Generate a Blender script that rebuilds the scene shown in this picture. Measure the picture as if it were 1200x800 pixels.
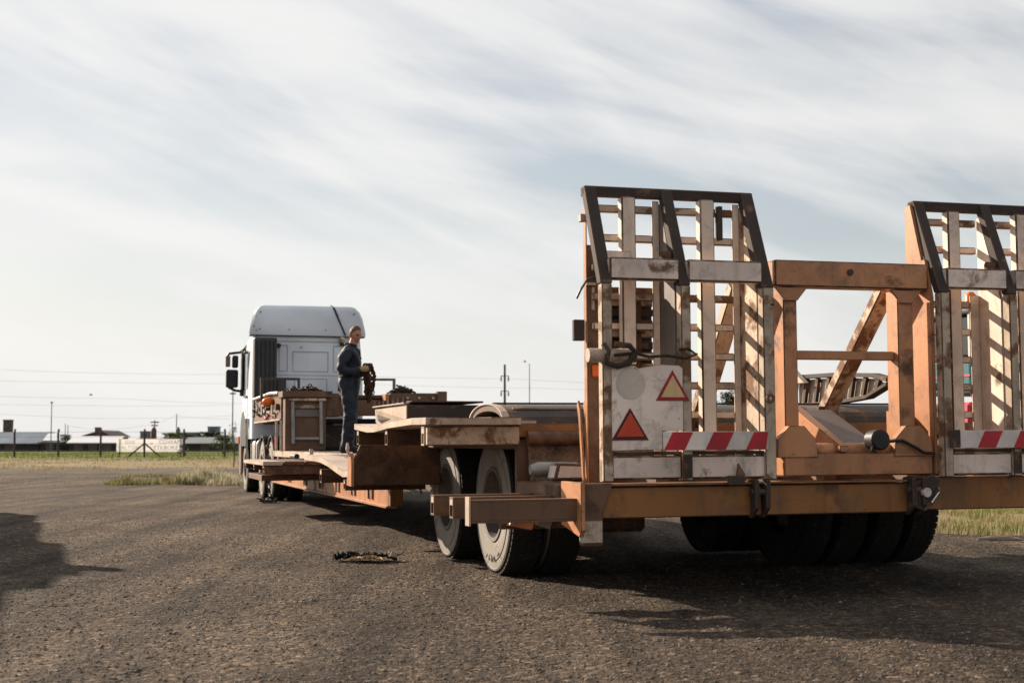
import bpy, bmesh, math, random
import numpy as np
from mathutils import Vector, Matrix
R = math.radians
random.seed(7); rng = np.random.default_rng(7)
for o in list(bpy.data.objects): bpy.data.objects.remove(o)
scene = bpy.context.scene; COL = scene.collection

# ------------------------------------------------------------------ camera
cam_d = bpy.data.cameras.new('camera'); cam = bpy.data.objects.new('camera', cam_d); COL.objects.link(cam)
cam.location = (0, 0, 1.05); cam.rotation_euler = (R(90) + math.atan(118 / 1667), 0, 0)
cam_d.sensor_width = 36; cam_d.lens = 36 * 1667 / 1200; cam_d.clip_end = 9000; cam_d.clip_start = .05
cam_d.dof.use_dof = True; cam_d.dof.focus_distance = 12.5; cam_d.dof.aperture_fstop = 3.6
scene.camera = cam
# ------------------------------------------------------------------ sky
SUN_EL = 23.0; SX, SY = -.761, .648                       # horizontal direction towards the sun
w = bpy.data.worlds.new('World'); scene.world = w; w.use_nodes = True
nt = w.node_tree; nt.nodes.clear(); N = nt.nodes.new; L = nt.links.new
sky = N('ShaderNodeTexSky'); sky.sky_type = 'NISHITA'; sky.sun_disc = False
sky.sun_elevation = R(SUN_EL); sky.sun_rotation = math.atan2(SX, SY)
sky.air_density = 1.0; sky.dust_density = 1.0; sky.ozone_density = 1.0
tc = N('ShaderNodeTexCoord')
def wnoise(scale, rot, stretch, detail=5, dist=.4, rough=.55, off=(0, 0, 0)):
    m1 = N('ShaderNodeMapping'); m1.vector_type = 'POINT'
    m1.inputs['Rotation'].default_value = rot
    L(tc.outputs['Generated'], m1.inputs['Vector'])
    m2 = N('ShaderNodeMapping'); m2.inputs['Scale'].default_value = stretch; m2.inputs['Location'].default_value = off
    L(m1.outputs['Vector'], m2.inputs['Vector'])
    n = N('ShaderNodeTexNoise'); n.inputs['Scale'].default_value = scale; n.inputs['Detail'].default_value = detail
    n.inputs['Roughness'].default_value = rough; n.inputs['Distortion'].default_value = dist
    L(m2.outputs['Vector'], n.inputs['Vector']); return n.outputs['Fac']
def wmath(op, a, b=None):
    n = N('ShaderNodeMath'); n.operation = op
    for i, x in enumerate((a, b)):
        if x is None: continue
        if isinstance(x, (int, float)): n.inputs[i].default_value = x
        else: L(x, n.inputs[i])
    return n.outputs[0]
def wramp(f, a, b, va=0., vb=1.):
    n = N('ShaderNodeMapRange'); n.interpolation_type = 'SMOOTHSTEP'
    n.inputs['From Min'].default_value = a; n.inputs['From Max'].default_value = b
    n.inputs['To Min'].default_value = va; n.inputs['To Max'].default_value = vb
    L(f, n.inputs['Value']); return n.outputs[0]
s1 = wnoise(1.0, (0, R(-15), 0), (1.5, 1.5, 7.5), 6, .9, .5, (3.1, 0, 1.3))     # long streaks
s2 = wnoise(1.0, (0, R(-24), 0), (4, 4, 19), 5, .7, .55, (0, 4, 7))              # finer wisps
s3 = wnoise(2.0, (0, R(-10), 0), (1, 1, 2.4), 4, .4, .5, (7.4, 2, 0))            # broad patches
cl = wmath('ADD', wmath('MULTIPLY', s1, .50), wmath('ADD', wmath('MULTIPLY', s2, .20), wmath('MULTIPLY', s3, .46)))
cov = wramp(cl, .41, .68)
sep = N('ShaderNodeSeparateXYZ'); L(tc.outputs['Generated'], sep.inputs[0])
low = wramp(sep.outputs['Z'], .02, .24, 1, 0)                                    # veil thickens to the horizon
cov2 = wmath('MAXIMUM', wmath('MULTIPLY', cov, .93), wmath('MULTIPLY', low, .96))
cov2 = wmath('MAXIMUM', cov2, .42)
shade = wramp(cl, .42, .72, .92, 1.03)
# thin cloud glows round the sun: forward scatter
dot = N('ShaderNodeVectorMath'); dot.operation = 'DOT_PRODUCT'; L(tc.outputs['Generated'], dot.inputs[0])
ce = math.cos(R(SUN_EL)); dot.inputs[1].default_value = (SX * ce, SY * ce, math.sin(R(SUN_EL)))
glow = wramp(dot.outputs['Value'], -1.0, 1.0, .96, 1.27)
cb = wmath('MULTIPLY', shade, glow)
comb = N('ShaderNodeVectorMath'); comb.operation = 'SCALE'; comb.inputs[0].default_value = (7.05, 6.98, 6.86)
L(cb, comb.inputs['Scale'])
skyg = N('ShaderNodeVectorMath'); skyg.operation = 'SCALE'; L(sky.outputs[0], skyg.inputs[0]); skyg.inputs['Scale'].default_value = .9
mix = N('ShaderNodeMix'); mix.data_type = 'RGBA'
L(cov2, mix.inputs[0]); L(skyg.outputs[0], mix.inputs[6]); L(comb.outputs[0], mix.inputs[7])
bg = N('ShaderNodeBackground'); bg.inputs['Strength'].default_value = .0585; L(mix.outputs[2], bg.inputs['Color'])
wo = N('ShaderNodeOutputWorld'); L(bg.outputs[0], wo.inputs[0])
# ------------------------------------------------------------------ sun and exposure
sd = bpy.data.lights.new('sun', 'SUN'); sd.energy = 5.0; sd.angle = R(.6); sd.color = (1, .85, .68)
so = bpy.data.objects.new('sun', sd); COL.objects.link(so)
so.rotation_euler = Vector((SX * ce, SY * ce, math.sin(R(SUN_EL)))).to_track_quat('Z', 'Y').to_euler()
vs = scene.view_settings; vs.view_transform = 'Standard'; vs.look = 'None'; vs.gamma = 1; vs.exposure = 0.8
vs.use_curve_mapping = False

# ================================================================== materials
MATS = {}
def nodes_of(name):
    m = bpy.data.materials.new(name); m.use_nodes = True; MATS[name] = m
    t = m.node_tree; return m, t, t.nodes['Principled BSDF']
def paint(name, base, rust=(.09, .042, .02), amt=.3, dark=.35, rough=.55, scale=3., metal=0., dust=None, dirt=(.035, .028, .022), bump=.12, chip=9.):
    """worn paint: broad tone drift, rust patches, small chips, vertical grime streaks"""
    m, t, b = nodes_of(name); N = t.nodes.new; L = t.links.new
    tc = N('ShaderNodeTexCoord'); oi = N('ShaderNodeObjectInfo')
    ad = N('ShaderNodeVectorMath'); ad.operation = 'MULTIPLY_ADD'
    sc = N('ShaderNodeCombineXYZ'); L(oi.outputs['Random'], sc.inputs[0]); L(oi.outputs['Random'], sc.inputs[1]); L(oi.outputs['Random'], sc.inputs[2])
    ad.inputs[1].default_value = (13, 17, 19); L(sc.outputs[0], ad.inputs[0]); L(tc.outputs['Object'], ad.inputs[2])
    def noise(scale, det, rgh, mp=None, dist=0):
        n = N('ShaderNodeTexNoise'); n.inputs['Scale'].default_value = scale; n.inputs['Detail'].default_value = det
        n.inputs['Roughness'].default_value = rgh; n.inputs['Distortion'].default_value = dist
        if mp:
            q = N('ShaderNodeMapping'); q.inputs['Scale'].default_value = mp; L(ad.outputs[0], q.inputs[0]); L(q.outputs[0], n.inputs['Vector'])
        else: L(ad.outputs[0], n.inputs['Vector'])
        return n.outputs['Fac']
    def rng_(f, a, b_, va=0, vb=1):
        n = N('ShaderNodeMapRange'); n.inputs['From Min'].default_value = a; n.inputs['From Max'].default_value = b_
        n.inputs['To Min'].default_value = va; n.inputs['To Max'].default_value = vb; L(f, n.inputs[0]); return n.outputs[0]
    def mixc(f, a, c):
        n = N('ShaderNodeMix'); n.data_type = 'RGBA'; L(f, n.inputs[0])
        for i, x in ((6, a), (7, c)):
            if isinstance(x, tuple): n.inputs[i].default_value = (*x, 1)
            else: L(x, n.inputs[i])
        return n.outputs[2]
    big = noise(scale, 8, .62, None, .3); chipn = noise(scale * chip, 6, .6); stk = noise(scale * 1.1, 4, .6, (2.6, 2.6, .32)); blot = noise(scale * 2.3, 9, .72, None, .5); tone = noise(scale * .5, 3, .5)
    lo = tuple(x * .72 for x in base); hi = tuple(min(1, x * 1.14) for x in base)
    c = mixc(rng_(tone, .32, .68), lo, hi)
    if dust: c = mixc(rng_(big, .35, .62, 0, .75), c, dust)
    c = mixc(rng_(stk, .54, .76, 0, dark * .8), c, dirt)
    c = mixc(rng_(blot, .50, .70, 0, dark), c, tuple(d_ * 1.6 for d_ in dirt))
    k = .70 - amt * .33
    rb = tuple(min(1, x * 1.9) for x in rust)
    rc = mixc(rng_(chipn, .35, .65), rust, rb)
    f1 = rng_(big, k, k + .07); f2 = rng_(chipn, .76 - amt * .22, .80 - amt * .22)
    mx = N('ShaderNodeMath'); mx.operation = 'MAXIMUM'; L(f1, mx.inputs[0]); L(f2, mx.inputs[1])
    c = mixc(mx.outputs[0], c, rc)
    L(c, b.inputs['Base Color'])
    rr = rng_(mx.outputs[0], 0, 1, rough, min(.85, rough + .2)); L(rr, b.inputs['Roughness']); b.inputs['Metallic'].default_value = metal
    b.inputs['Specular IOR Level'].default_value = .42
    bm_ = N('ShaderNodeBump'); bm_.inputs['Strength'].default_value = bump; bm_.inputs['Distance'].default_value = .01
    s_ = N('ShaderNodeMath'); s_.operation = 'ADD'; L(chipn, s_.inputs[0]); L(mx.outputs[0], s_.inputs[1]); L(s_.outputs[0], bm_.inputs['Height'])
    L(bm_.outputs[0], b.inputs['Normal'])
    return m
def plain(name, base, rough=.6, metal=0., var=.25, scale=8., spec=.4, emit=None, trans=0.):
    m, t, b = nodes_of(name); N = t.nodes.new; L = t.links.new
    tc = N('ShaderNodeTexCoord'); n = N('ShaderNodeTexNoise'); n.inputs['Scale'].default_value = scale; n.inputs['Detail'].default_value = 6
    n.inputs['Roughness'].default_value = .65
    L(tc.outputs['Object'], n.inputs['Vector'])
    r = N('ShaderNodeValToRGB'); r.color_ramp.elements[0].position = .3; r.color_ramp.elements[1].position = .7
    r.color_ramp.elements[0].color = (*[x * (1 - var) for x in base], 1); r.color_ramp.elements[1].color = (*[min(1, x * (1 + var)) for x in base], 1)
    L(n.outputs['Fac'], r.inputs[0]); L(r.outputs[0], b.inputs['Base Color'])
    b.inputs['Roughness'].default_value = rough; b.inputs['Metallic'].default_value = metal; b.inputs['Specular IOR Level'].default_value = spec
    if trans: b.inputs['Transmission Weight'].default_value = trans
    return m
paint('orange', (.52, .232, .102), amt=.34, dark=.6, rough=.40, scale=2.2)
paint('orange_beam', (.31, .125, .030), rust=(.07, .032, .015), amt=.38, dark=.65, rough=.45, scale=2.2)
paint('brown', (.17, .085, .044), rust=(.07, .034, .02), amt=.45, dark=.5, rough=.5, scale=2.5)
paint('rust', (.17, .088, .048), rust=(.06, .032, .02), amt=.7, dark=.5, rough=.85, scale=4)
paint('rust_dark', (.052, .036, .028), rust=(.12, .062, .034), amt=.35, dark=.6, rough=.8, scale=6)
paint('white_worn', (.82, .655, .56), rust=(.12, .065, .038), amt=.34, dark=.5, rough=.45, scale=3)
paint('white_post', (.80, .635, .51), rust=(.15, .085, .05), amt=.2, dark=.4, rough=.45, scale=3)
paint('white_rusty', (.58, .45, .335), rust=(.13, .068, .036), amt=.6, dark=.5, rough=.75, scale=4)
paint('white_plate', (.82, .68, .585), rust=(.16, .10, .06), amt=.38, dark=.5, rough=.5, scale=3)
paint('disc_pale', (.62, .53, .46), rust=(.2, .13, .09), amt=.15, dark=.3, rough=.5, scale=4)
paint('plank_pale', (.60, .46, .36), rust=(.26, .17, .11), amt=.35, dark=.3, rough=.45, scale=4)
paint('grey_plate', (.19, .16, .14), rust=(.10, .06, .04), amt=.3, dark=.35, rough=.6, scale=3)
paint('steel_dark', (.075, .06, .05), rust=(.12, .065, .035), amt=.5, dark=.5, rough=.7, scale=5)
paint('steel_galv', (.38, .36, .34), rust=(.16, .09, .05), amt=.3, dark=.3, rough=.45, scale=5, metal=.4)
paint('red_film', (.50, .018, .03), rust=(.25, .15, .12), amt=.10, dark=.25, rough=.4, scale=5)
paint('white_film', (.76, .66, .60), rust=(.3, .24, .2), amt=.15, dark=.3, rough=.4, scale=5)
paint('red_reflector', (.62, .055, .015), rust=(.12, .02, .01), amt=.2, dark=.2, rough=.3, scale=6)
paint('yellow_film', (.80, .54, .26), rust=(.3, .2, .1), amt=.12, dark=.25, rough=.4, scale=5)
plain('red_border', (.34, .02, .02), .5); plain('border_dark', (.08, .012, .01), .5)
paint('truck_white', (.72, .77, .83), rust=(.36, .36, .35), amt=.05, dark=.10, rough=.32, scale=1.2, bump=.02, dirt=(.28, .26, .24))
plain('panel_line', (.36, .375, .39), .6)
plain('black_plastic', (.018, .018, .021), .5, var=.3); plain('dark_grey', (.05, .05, .055), .55)
plain('rubber', (.022, .021, .02), .85, var=.4, scale=14)
paint('tyre_dusty', (.30, .27, .235), rust=(.12, .105, .09), amt=.3, dark=.3, rough=.9, scale=5, dirt=(.10, .09, .08))
paint('tyre_tread', (.018, .016, .0145), rust=(.034, .03, .026), amt=.35, dark=.3, rough=.92, scale=6)
paint('rim', (.13, .115, .10), rust=(.12, .075, .05), amt=.4, dark=.4, rough=.6, scale=6)
plain('amber', (.85, .17, .01), .25, var=.1); plain('amber_lamp', (.8, .14, .01), .3, var=.1); plain('red_lens', (.45, .02, .02), .25)
plain('glass_dark', (.02, .025, .03), .08, var=.1, spec=.6); plain('chrome', (.6, .6, .6), .2, 1, .05)
plain('navy', (.012, .016, .028), .65, var=.35, scale=20); plain('navy_dark', (.014, .017, .028), .85, scale=20)
plain('skin', (.46, .21, .14), .55, var=.12, scale=30); plain('hair', (.11, .062, .032), .7, var=.4, scale=90)
plain('lip', (.26, .09, .07), .6, scale=30); plain('glove', (.42, .30, .13), .9, scale=30); plain('boot', (.02, .017, .015), .6)
plain('chain_rust', (.085, .045, .028), .65, .35, var=.5, scale=30); plain('chain_dark', (.05, .036, .028), .6, .4, var=.5, scale=30)
plain('cable', (.015, .015, .015), .5)
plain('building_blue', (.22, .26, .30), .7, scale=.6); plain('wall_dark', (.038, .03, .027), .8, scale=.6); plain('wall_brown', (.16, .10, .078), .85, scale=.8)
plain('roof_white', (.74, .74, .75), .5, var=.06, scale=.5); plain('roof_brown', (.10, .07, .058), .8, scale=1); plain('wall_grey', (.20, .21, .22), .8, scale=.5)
plain('tower_grey', (.20, .22, .24), .75, scale=.5); plain('tank_green', (.10, .14, .13), .6, scale=1); plain('tank_red', (.16, .055, .045), .7, scale=1)
plain('letter_blue', (.36, .38, .50), .7); plain('letter_green', (.55, .64, .58), .7); plain('letter_grey', (.38, .38, .40), .7)
plain('post_dark', (.045, .04, .042), .8); plain('post_red', (.10, .045, .035), .8); plain('pole', (.13, .115, .105), .8, scale=3); plain('pole_concrete', (.22, .21, .20), .85, scale=3); plain('wire', (.2, .2, .205), .7)
plain('teal', (.014, .10, .12), .4); plain('pink_red', (.42, .03, .055), .5); plain('tractor_grey', (.10, .105, .11), .5)
plain('bark', (.075, .055, .042), .9, scale=6)
plain('lorry_paint', (.15, .2, .27), .5); plain('lorry_box', (.4, .4, .38), .6)
plain('stone', (.105, .083, .066), .9, var=.75, scale=50.0); plain('stone_pale', (.26, .215, .175), .9, var=.3, scale=9)
EDGE = {}
for nm, bs in (('orange', (.34, .16, .08)), ('orange_beam', (.2, .09, .035)), ('brown', (.16, .08, .042)), ('white_worn', (.32, .25, .19)), ('white_post', (.36, .28, .21)), ('white_rusty', (.24, .17, .115)), ('white_plate', (.36, .28, .21)), ('plank_pale', (.36, .27, .2)), ('rust_dark', (.09, .055, .036)), ('grey_plate', (.14, .11, .09)), ('rust', (.13, .07, .042))):
    paint(nm + '_edge', bs, rust=(.075, .04, .024), amt=.8, dark=.5, rough=.75, scale=5); EDGE[nm] = nm + '_edge'
def leafy(name, a, b_, rough=.75, trans=.25):
    m, t, p = nodes_of(name); N = t.nodes.new; L = t.links.new
    at = N('ShaderNodeTexCoord'); n = N('ShaderNodeTexNoise'); n.inputs['Scale'].default_value = 1.7; n.inputs['Detail'].default_value = 5
    L(at.outputs['Object'], n.inputs['Vector'])
    w_ = N('ShaderNodeTexWhiteNoise'); q = N('ShaderNodeVectorMath'); q.operation = 'SNAP'; q.inputs[1].default_value = (.11, .11, 5); L(at.outputs['Object'], q.inputs[0]); L(q.outputs[0], w_.inputs['Vector'])
    s = N('ShaderNodeMath'); s.operation = 'MULTIPLY_ADD'; L(w_.outputs['Value'], s.inputs[0]); s.inputs[1].default_value = .5; L(n.outputs['Fac'], s.inputs[2])
    r = N('ShaderNodeValToRGB'); r.color_ramp.elements[0].position = .45; r.color_ramp.elements[1].position = 1.0
    r.color_ramp.elements[0].color = (*a, 1); r.color_ramp.elements[1].color = (*b_, 1); L(s.outputs[0], r.inputs[0])
    L(r.outputs[0], p.inputs['Base Color']); p.inputs['Roughness'].default_value = rough; p.inputs['Specular IOR Level'].default_value = .2
    tr = N('ShaderNodeBsdfTranslucent'); L(r.outputs[0], tr.inputs['Color']); mx = N('ShaderNodeMixShader'); mx.inputs[0].default_value = trans
    L(p.outputs[0], mx.inputs[1]); L(tr.outputs[0], mx.inputs[2]); L(mx.outputs[0], t.nodes['Material Output'].inputs[0]); return m
leafy('banner_white', (.84, .82, .81), (.86, .84, .83), trans=.75); leafy('grass_green', (.085, .12, .02), (.24, .25, .06)); leafy('grass_dry', (.22, .17, .085), (.42, .33, .19)); leafy('weed_pale', (.36, .33, .20), (.66, .60, .45), trans=.4)
leafy('leaf', (.04, .055, .02), (.10, .12, .04)); leafy('leaf_dark', (.02, .03, .018), (.055, .07, .03))
def ground_mat():
    m, t, b = nodes_of('gravel'); N = t.nodes.new; L = t.links.new
    tc = N('ShaderNodeTexCoord')
    def noise(s, d=6, r=.6, mp=None):
        n = N('ShaderNodeTexNoise'); n.inputs['Scale'].default_value = s; n.inputs['Detail'].default_value = d; n.inputs['Roughness'].default_value = r
        if mp:
            q = N('ShaderNodeMapping'); q.inputs['Scale'].default_value = mp; q.inputs['Rotation'].default_value = (0, 0, R(-16)); L(tc.outputs['Object'], q.inputs[0]); L(q.outputs[0], n.inputs['Vector'])
        else: L(tc.outputs['Object'], n.inputs['Vector'])
        return n.outputs['Fac']
    def vor(s):
        n = N('ShaderNodeTexVoronoi'); n.inputs['Scale'].default_value = s; L(tc.outputs['Object'], n.inputs['Vector']); return n
    def ramp(f, els):
        r = N('ShaderNodeValToRGB'); e = r.color_ramp.elements
        e[0].position, e[0].color = els[0][0], (*els[0][1], 1); e[1].position, e[1].color = els[-1][0], (*els[-1][1], 1)
        for p, c in els[1:-1]: q = e.new(p); q.color = (*c, 1)
        L(f, r.inputs[0]); return r.outputs[0]
    def mixc(f, a, c, mode='MIX'):
        n = N('ShaderNodeMix'); n.data_type = 'RGBA'; n.blend_type = mode
        if isinstance(f, float): n.inputs[0].default_value = f
        else: L(f, n.inputs[0])
        for i, x in ((6, a), (7, c)):
            if isinstance(x, tuple): n.inputs[i].default_value = (*x, 1)
            else: L(x, n.inputs[i])
        return n.outputs[2]
    big = ramp(noise(.35, 5, .6), [(.3, (.062, .047, .035)), (.5, (.088, .067, .051)), (.72, (.140, .108, .083))])
    trk = ramp(noise(.9, 5, .6, (2.2, .16, 1)), [(.36, (.52, .52, .53)), (.62, (1.38, 1.35, 1.30))])
    c = mixc(1.0, big, trk, 'MULTIPLY')
    v1 = vor(32); v2 = vor(84)
    sp = N('ShaderNodeSeparateColor'); L(v1.outputs['Color'], sp.inputs[0])
    sp2 = N('ShaderNodeSeparateColor'); L(v2.outputs['Color'], sp2.inputs[0])
    c = mixc(.8, c, ramp(sp.outputs[0], [(.0, (.42, .42, .42)), (.5, (.92, .91, .9)), (.84, (1.3, 1.28, 1.24)), (1., (2.9, 2.8, 2.65))]), 'MULTIPLY')
    c = mixc(.8, c, ramp(sp2.outputs[1], [(.0, (.55, .55, .56)), (.6, (1, 1, 1)), (1., (1.9, 1.85, 1.75))]), 'MULTIPLY')
    c = mixc(.6, c, ramp(noise(9, 8, .75), [(.3, (.7, .7, .7)), (.7, (1.3, 1.3, 1.3))]), 'MULTIPLY')
    L(c, b.inputs['Base Color']); b.inputs['Roughness'].default_value = .95; b.inputs['Specular IOR Level'].default_value = .15
    def inv(o, k):
        q = N('ShaderNodeMath'); q.operation = 'MULTIPLY_ADD'; L(o, q.inputs[0]); q.inputs[1].default_value = -k; q.inputs[2].default_value = k; return q.outputs[0]
    h = N('ShaderNodeMath'); h.operation = 'ADD'; L(inv(v1.outputs['Distance'], 1.), h.inputs[0]); L(inv(v2.outputs['Distance'], .5), h.inputs[1])
    h2 = N('ShaderNodeMath'); h2.operation = 'ADD'; L(h.outputs[0], h2.inputs[0]); L(noise(22, 6, .7), h2.inputs[1])
    bp = N('ShaderNodeBump'); bp.inputs['Strength'].default_value = 1.0; bp.inputs['Distance'].default_value = .022; L(h2.outputs[0], bp.inputs['Height']); L(bp.outputs[0], b.inputs['Normal'])
ground_mat()
def field_mat():
    m, t, b = nodes_of('field'); N = t.nodes.new; L = t.links.new
    tc = N('ShaderNodeTexCoord'); n = N('ShaderNodeTexNoise'); n.inputs['Scale'].default_value = .25; n.inputs['Detail'].default_value = 9; n.inputs['Roughness'].default_value = .7
    L(tc.outputs['Object'], n.inputs['Vector'])
    sy = N('ShaderNodeSeparateXYZ'); L(tc.outputs['Object'], sy.inputs[0])
    mr = N('ShaderNodeMapRange'); mr.inputs['From Min'].default_value = 62; mr.inputs['From Max'].default_value = 112; mr.inputs['To Min'].default_value = .34; mr.inputs['To Max'].default_value = -.16; L(sy.outputs['Y'], mr.inputs[0])
    s = N('ShaderNodeMath'); s.operation = 'ADD'; L(n.outputs['Fac'], s.inputs[0]); L(mr.outputs[0], s.inputs[1])
    r = N('ShaderNodeValToRGB'); e = r.color_ramp.elements
    e[0].position, e[0].color = .3, (.085, .11, .03, 1); e[1].position, e[1].color = .75, (.24, .185, .10, 1); q = e.new(.5); q.color = (.15, .15, .055, 1)
    L(s.outputs[0], r.inputs[0])
    # bare gravelly soil showing along the yard edge on the left
    n2 = N('ShaderNodeTexNoise'); n2.inputs['Scale'].default_value = .5; n2.inputs['Detail'].default_value = 7; n2.inputs['Roughness'].default_value = .7; L(tc.outputs['Object'], n2.inputs['Vector'])
    d = N('ShaderNodeMapRange'); d.inputs['From Min'].default_value = 46; d.inputs['From Max'].default_value = 74; d.inputs['To Min'].default_value = .42; d.inputs['To Max'].default_value = -.35; L(sy.outputs['Y'], d.inputs[0])
    a2 = N('ShaderNodeMath'); a2.operation = 'ADD'; L(n2.outputs['Fac'], a2.inputs[0]); L(d.outputs[0], a2.inputs[1])
    g2 = N('ShaderNodeMapRange'); g2.inputs['From Min'].default_value = .52; g2.inputs['From Max'].default_value = .66; L(a2.outputs[0], g2.inputs[0])
    lx = N('ShaderNodeMath'); lx.operation = 'LESS_THAN'; lx.inputs[1].default_value = 0.; L(sy.outputs['X'], lx.inputs[0])
    ml = N('ShaderNodeMath'); ml.operation = 'MULTIPLY'; L(g2.outputs[0], ml.inputs[0]); L(lx.outputs[0], ml.inputs[1])
    mm = N('ShaderNodeMix'); mm.data_type = 'RGBA'; L(ml.outputs[0], mm.inputs[0]); L(r.outputs[0], mm.inputs[6]); mm.inputs[7].default_value = (.10, .079, .060, 1)
    L(mm.outputs[2], b.inputs['Base Color']); b.inputs['Roughness'].default_value = .95; b.inputs['Specular IOR Level'].default_value = .1
field_mat()
def tread_mat():
    m, t, b = nodes_of('tread_plate'); N = t.nodes.new; L = t.links.new
    tc = N('ShaderNodeTexCoord'); mp = N('ShaderNodeMapping'); mp.inputs['Rotation'].default_value = (0, R(45), 0); L(tc.outputs['Object'], mp.inputs[0])
    v = N('ShaderNodeTexVoronoi'); v.inputs['Scale'].default_value = 26; v.inputs['Randomness'].default_value = .25; L(mp.outputs[0], v.inputs['Vector'])
    n = N('ShaderNodeTexNoise'); n.inputs['Scale'].default_value = 9; n.inputs['Detail'].default_value = 6; L(tc.outputs['Object'], n.inputs['Vector'])
    r = N('ShaderNodeValToRGB'); r.color_ramp.elements[0].color = (.07, .045, .03, 1); r.color_ramp.elements[1].color = (.26, .155, .09, 1); r.color_ramp.elements[0].position = .35; r.color_ramp.elements[1].position = .7
    L(n.outputs['Fac'], r.inputs[0]); L(r.outputs[0], b.inputs['Base Color']); b.inputs['Roughness'].default_value = .6
    bp = N('ShaderNodeBump'); bp.invert = True; bp.inputs['Strength'].default_value = .9; bp.inputs['Distance'].default_value = .02; L(v.outputs['Distance'], bp.inputs['Height']); L(bp.outputs[0], b.inputs['Normal'])
tread_mat()

# ================================================================== mesh helpers
class MB:
    def __init__(s): s.v = []; s.f = []
    def add(s, vs, fs):
        k = len(s.v); s.v += [tuple(p) for p in vs]; s.f += [tuple(i + k for i in f) for f in fs]; return s
    def box(s, x0, x1, y0, y1, z0, z1):
        return s.add([(x0, y0, z0), (x1, y0, z0), (x1, y1, z0), (x0, y1, z0), (x0, y0, z1), (x1, y0, z1), (x1, y1, z1), (x0, y1, z1)],
                     [(0, 3, 2, 1), (4, 5, 6, 7), (0, 1, 5, 4), (1, 2, 6, 5), (2, 3, 7, 6), (3, 0, 4, 7)])
    def prism(s, poly, axis, a, b):
        """poly: 2D points in the two other axes (order x,y,z without axis)"""
        n = len(poly)
        def P(p, t): return {'x': (t, p[0], p[1]), 'y': (p[0], t, p[1]), 'z': (p[0], p[1], t)}[axis]
        vs = [P(p, a) for p in poly] + [P(p, b) for p in poly]
        fs = [tuple(range(n)), tuple(range(2 * n - 1, n - 1, -1))] + [(i, i + n, (i + 1) % n + n, (i + 1) % n) for i in range(n)]
        return s.add(vs, fs)
    def bar(s, p, q, wu, wv, up=(0, 0, 1)):
        p = Vector(p); q = Vector(q); d = (q - p).normalized(); a = d.cross(Vector(up))
        if a.length < 1e-4: a = d.cross(Vector((1, 0, 0)))
        a.normalize(); b = a.cross(d); a *= wu / 2; b *= wv / 2
        vs = [p - a - b, p + a - b, p + a + b, p - a + b, q - a - b, q + a - b, q + a + b, q - a + b]
        return s.add(vs, [(0, 3, 2, 1), (4, 5, 6, 7), (0, 1, 5, 4), (1, 2, 6, 5), (2, 3, 7, 6), (3, 0, 4, 7)])
    def tube(s, pts, r, n=8, closed=False):
        pts = [Vector(p) for p in pts]; rs = r if isinstance(r, (list, tuple)) else [r] * len(pts); vs = []; m = len(pts); pa = None
        for i, p in enumerate(pts):
            if closed: d = pts[(i + 1) % m] - pts[i - 1]
            else: d = pts[min(i + 1, m - 1)] - pts[max(i - 1, 0)]
            if d.length < 1e-7: d = Vector((0, 0, 1))
            d.normalize()
            if pa is None:
                a = d.cross(Vector((0, 0, 1)));
                if a.length < .05: a = d.cross(Vector((1, 0, 0)))
            else: a = pa - d * pa.dot(d)
            a.normalize(); pa = a.copy(); b = d.cross(a)
            for k in range(n):
                t = 2 * math.pi * k / n; vs.append(p + (a * math.cos(t) + b * math.sin(t)) * rs[i])
        fs = []
        for i in range(m if closed else m - 1):
            j = (i + 1) % m
            for k in range(n): fs.append((i * n + k, i * n + (k + 1) % n, j * n + (k + 1) % n, j * n + k))
        if not closed: fs += [tuple(range(n - 1, -1, -1)), tuple(range((m - 1) * n, m * n))]
        return s.add(vs, fs)
    def lathe(s, prof, axis, c, n=24):
        """prof: (position along axis, radius); open ends are capped when radius 0"""
        vs = []; m = len(prof)
        for (h, r) in prof:
            for k in range(n):
                t = 2 * math.pi * k / n; a, b = r * math.cos(t), r * math.sin(t)
                vs.append({'x': (c[0] + h, c[1] + a, c[2] + b), 'y': (c[0] + a, c[1] + h, c[2] + b), 'z': (c[0] + a, c[1] + b, c[2] + h)}[axis])
        fs = [(i * n + k, i * n + (k + 1) % n, (i + 1) * n + (k + 1) % n, (i + 1) * n + k) for i in range(m - 1) for k in range(n)]
        return s.add(vs, fs)
    def build(s, name, mat, parent=None, bevel=0., seg=1, smooth=False, jit=0.):
        me = bpy.data.meshes.new(name)
        vs = s.v
        me.from_pydata(vs, [], s.f)
        bm = bmesh.new(); bm.from_mesh(me)
        bmesh.ops.recalc_face_normals(bm, faces=bm.faces)
        if bevel:
            es = [e for e in bm.edges if len(e.link_faces) == 2 and e.calc_face_angle(0) > .5]
            if es: bmesh.ops.bevel(bm, geom=es, offset=bevel, segments=seg, affect='EDGES', clamp_overlap=True, profile=.5, material=1 if (isinstance(mat, str) and mat in EDGE and bevel >= .002) else -1)
        if smooth:
            for f in bm.faces: f.smooth = True
            for e in bm.edges:
                if len(e.link_faces) == 2 and e.calc_face_angle(0) > .7: e.smooth = False
        bm.to_mesh(me); bm.free()
        me.materials.append(MATS[mat] if isinstance(mat, str) else mat)
        if isinstance(mat, str) and mat in EDGE and bevel >= .002: me.materials.append(MATS[EDGE[mat]])
        o = bpy.data.objects.new(name, me); COL.objects.link(o)
        if parent is not None: o.parent = parent
        return o
def BX(name, mat, parent, b, bevel=.005, **k): return MB().box(*b).build(name, mat, parent, bevel, **k)
def empty(name, loc=(0, 0, 0), rot=(0, 0, 0)):
    o = bpy.data.objects.new(name, None); COL.objects.link(o); o.location = loc; o.rotation_euler = rot; o.empty_display_size = .2; return o
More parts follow.
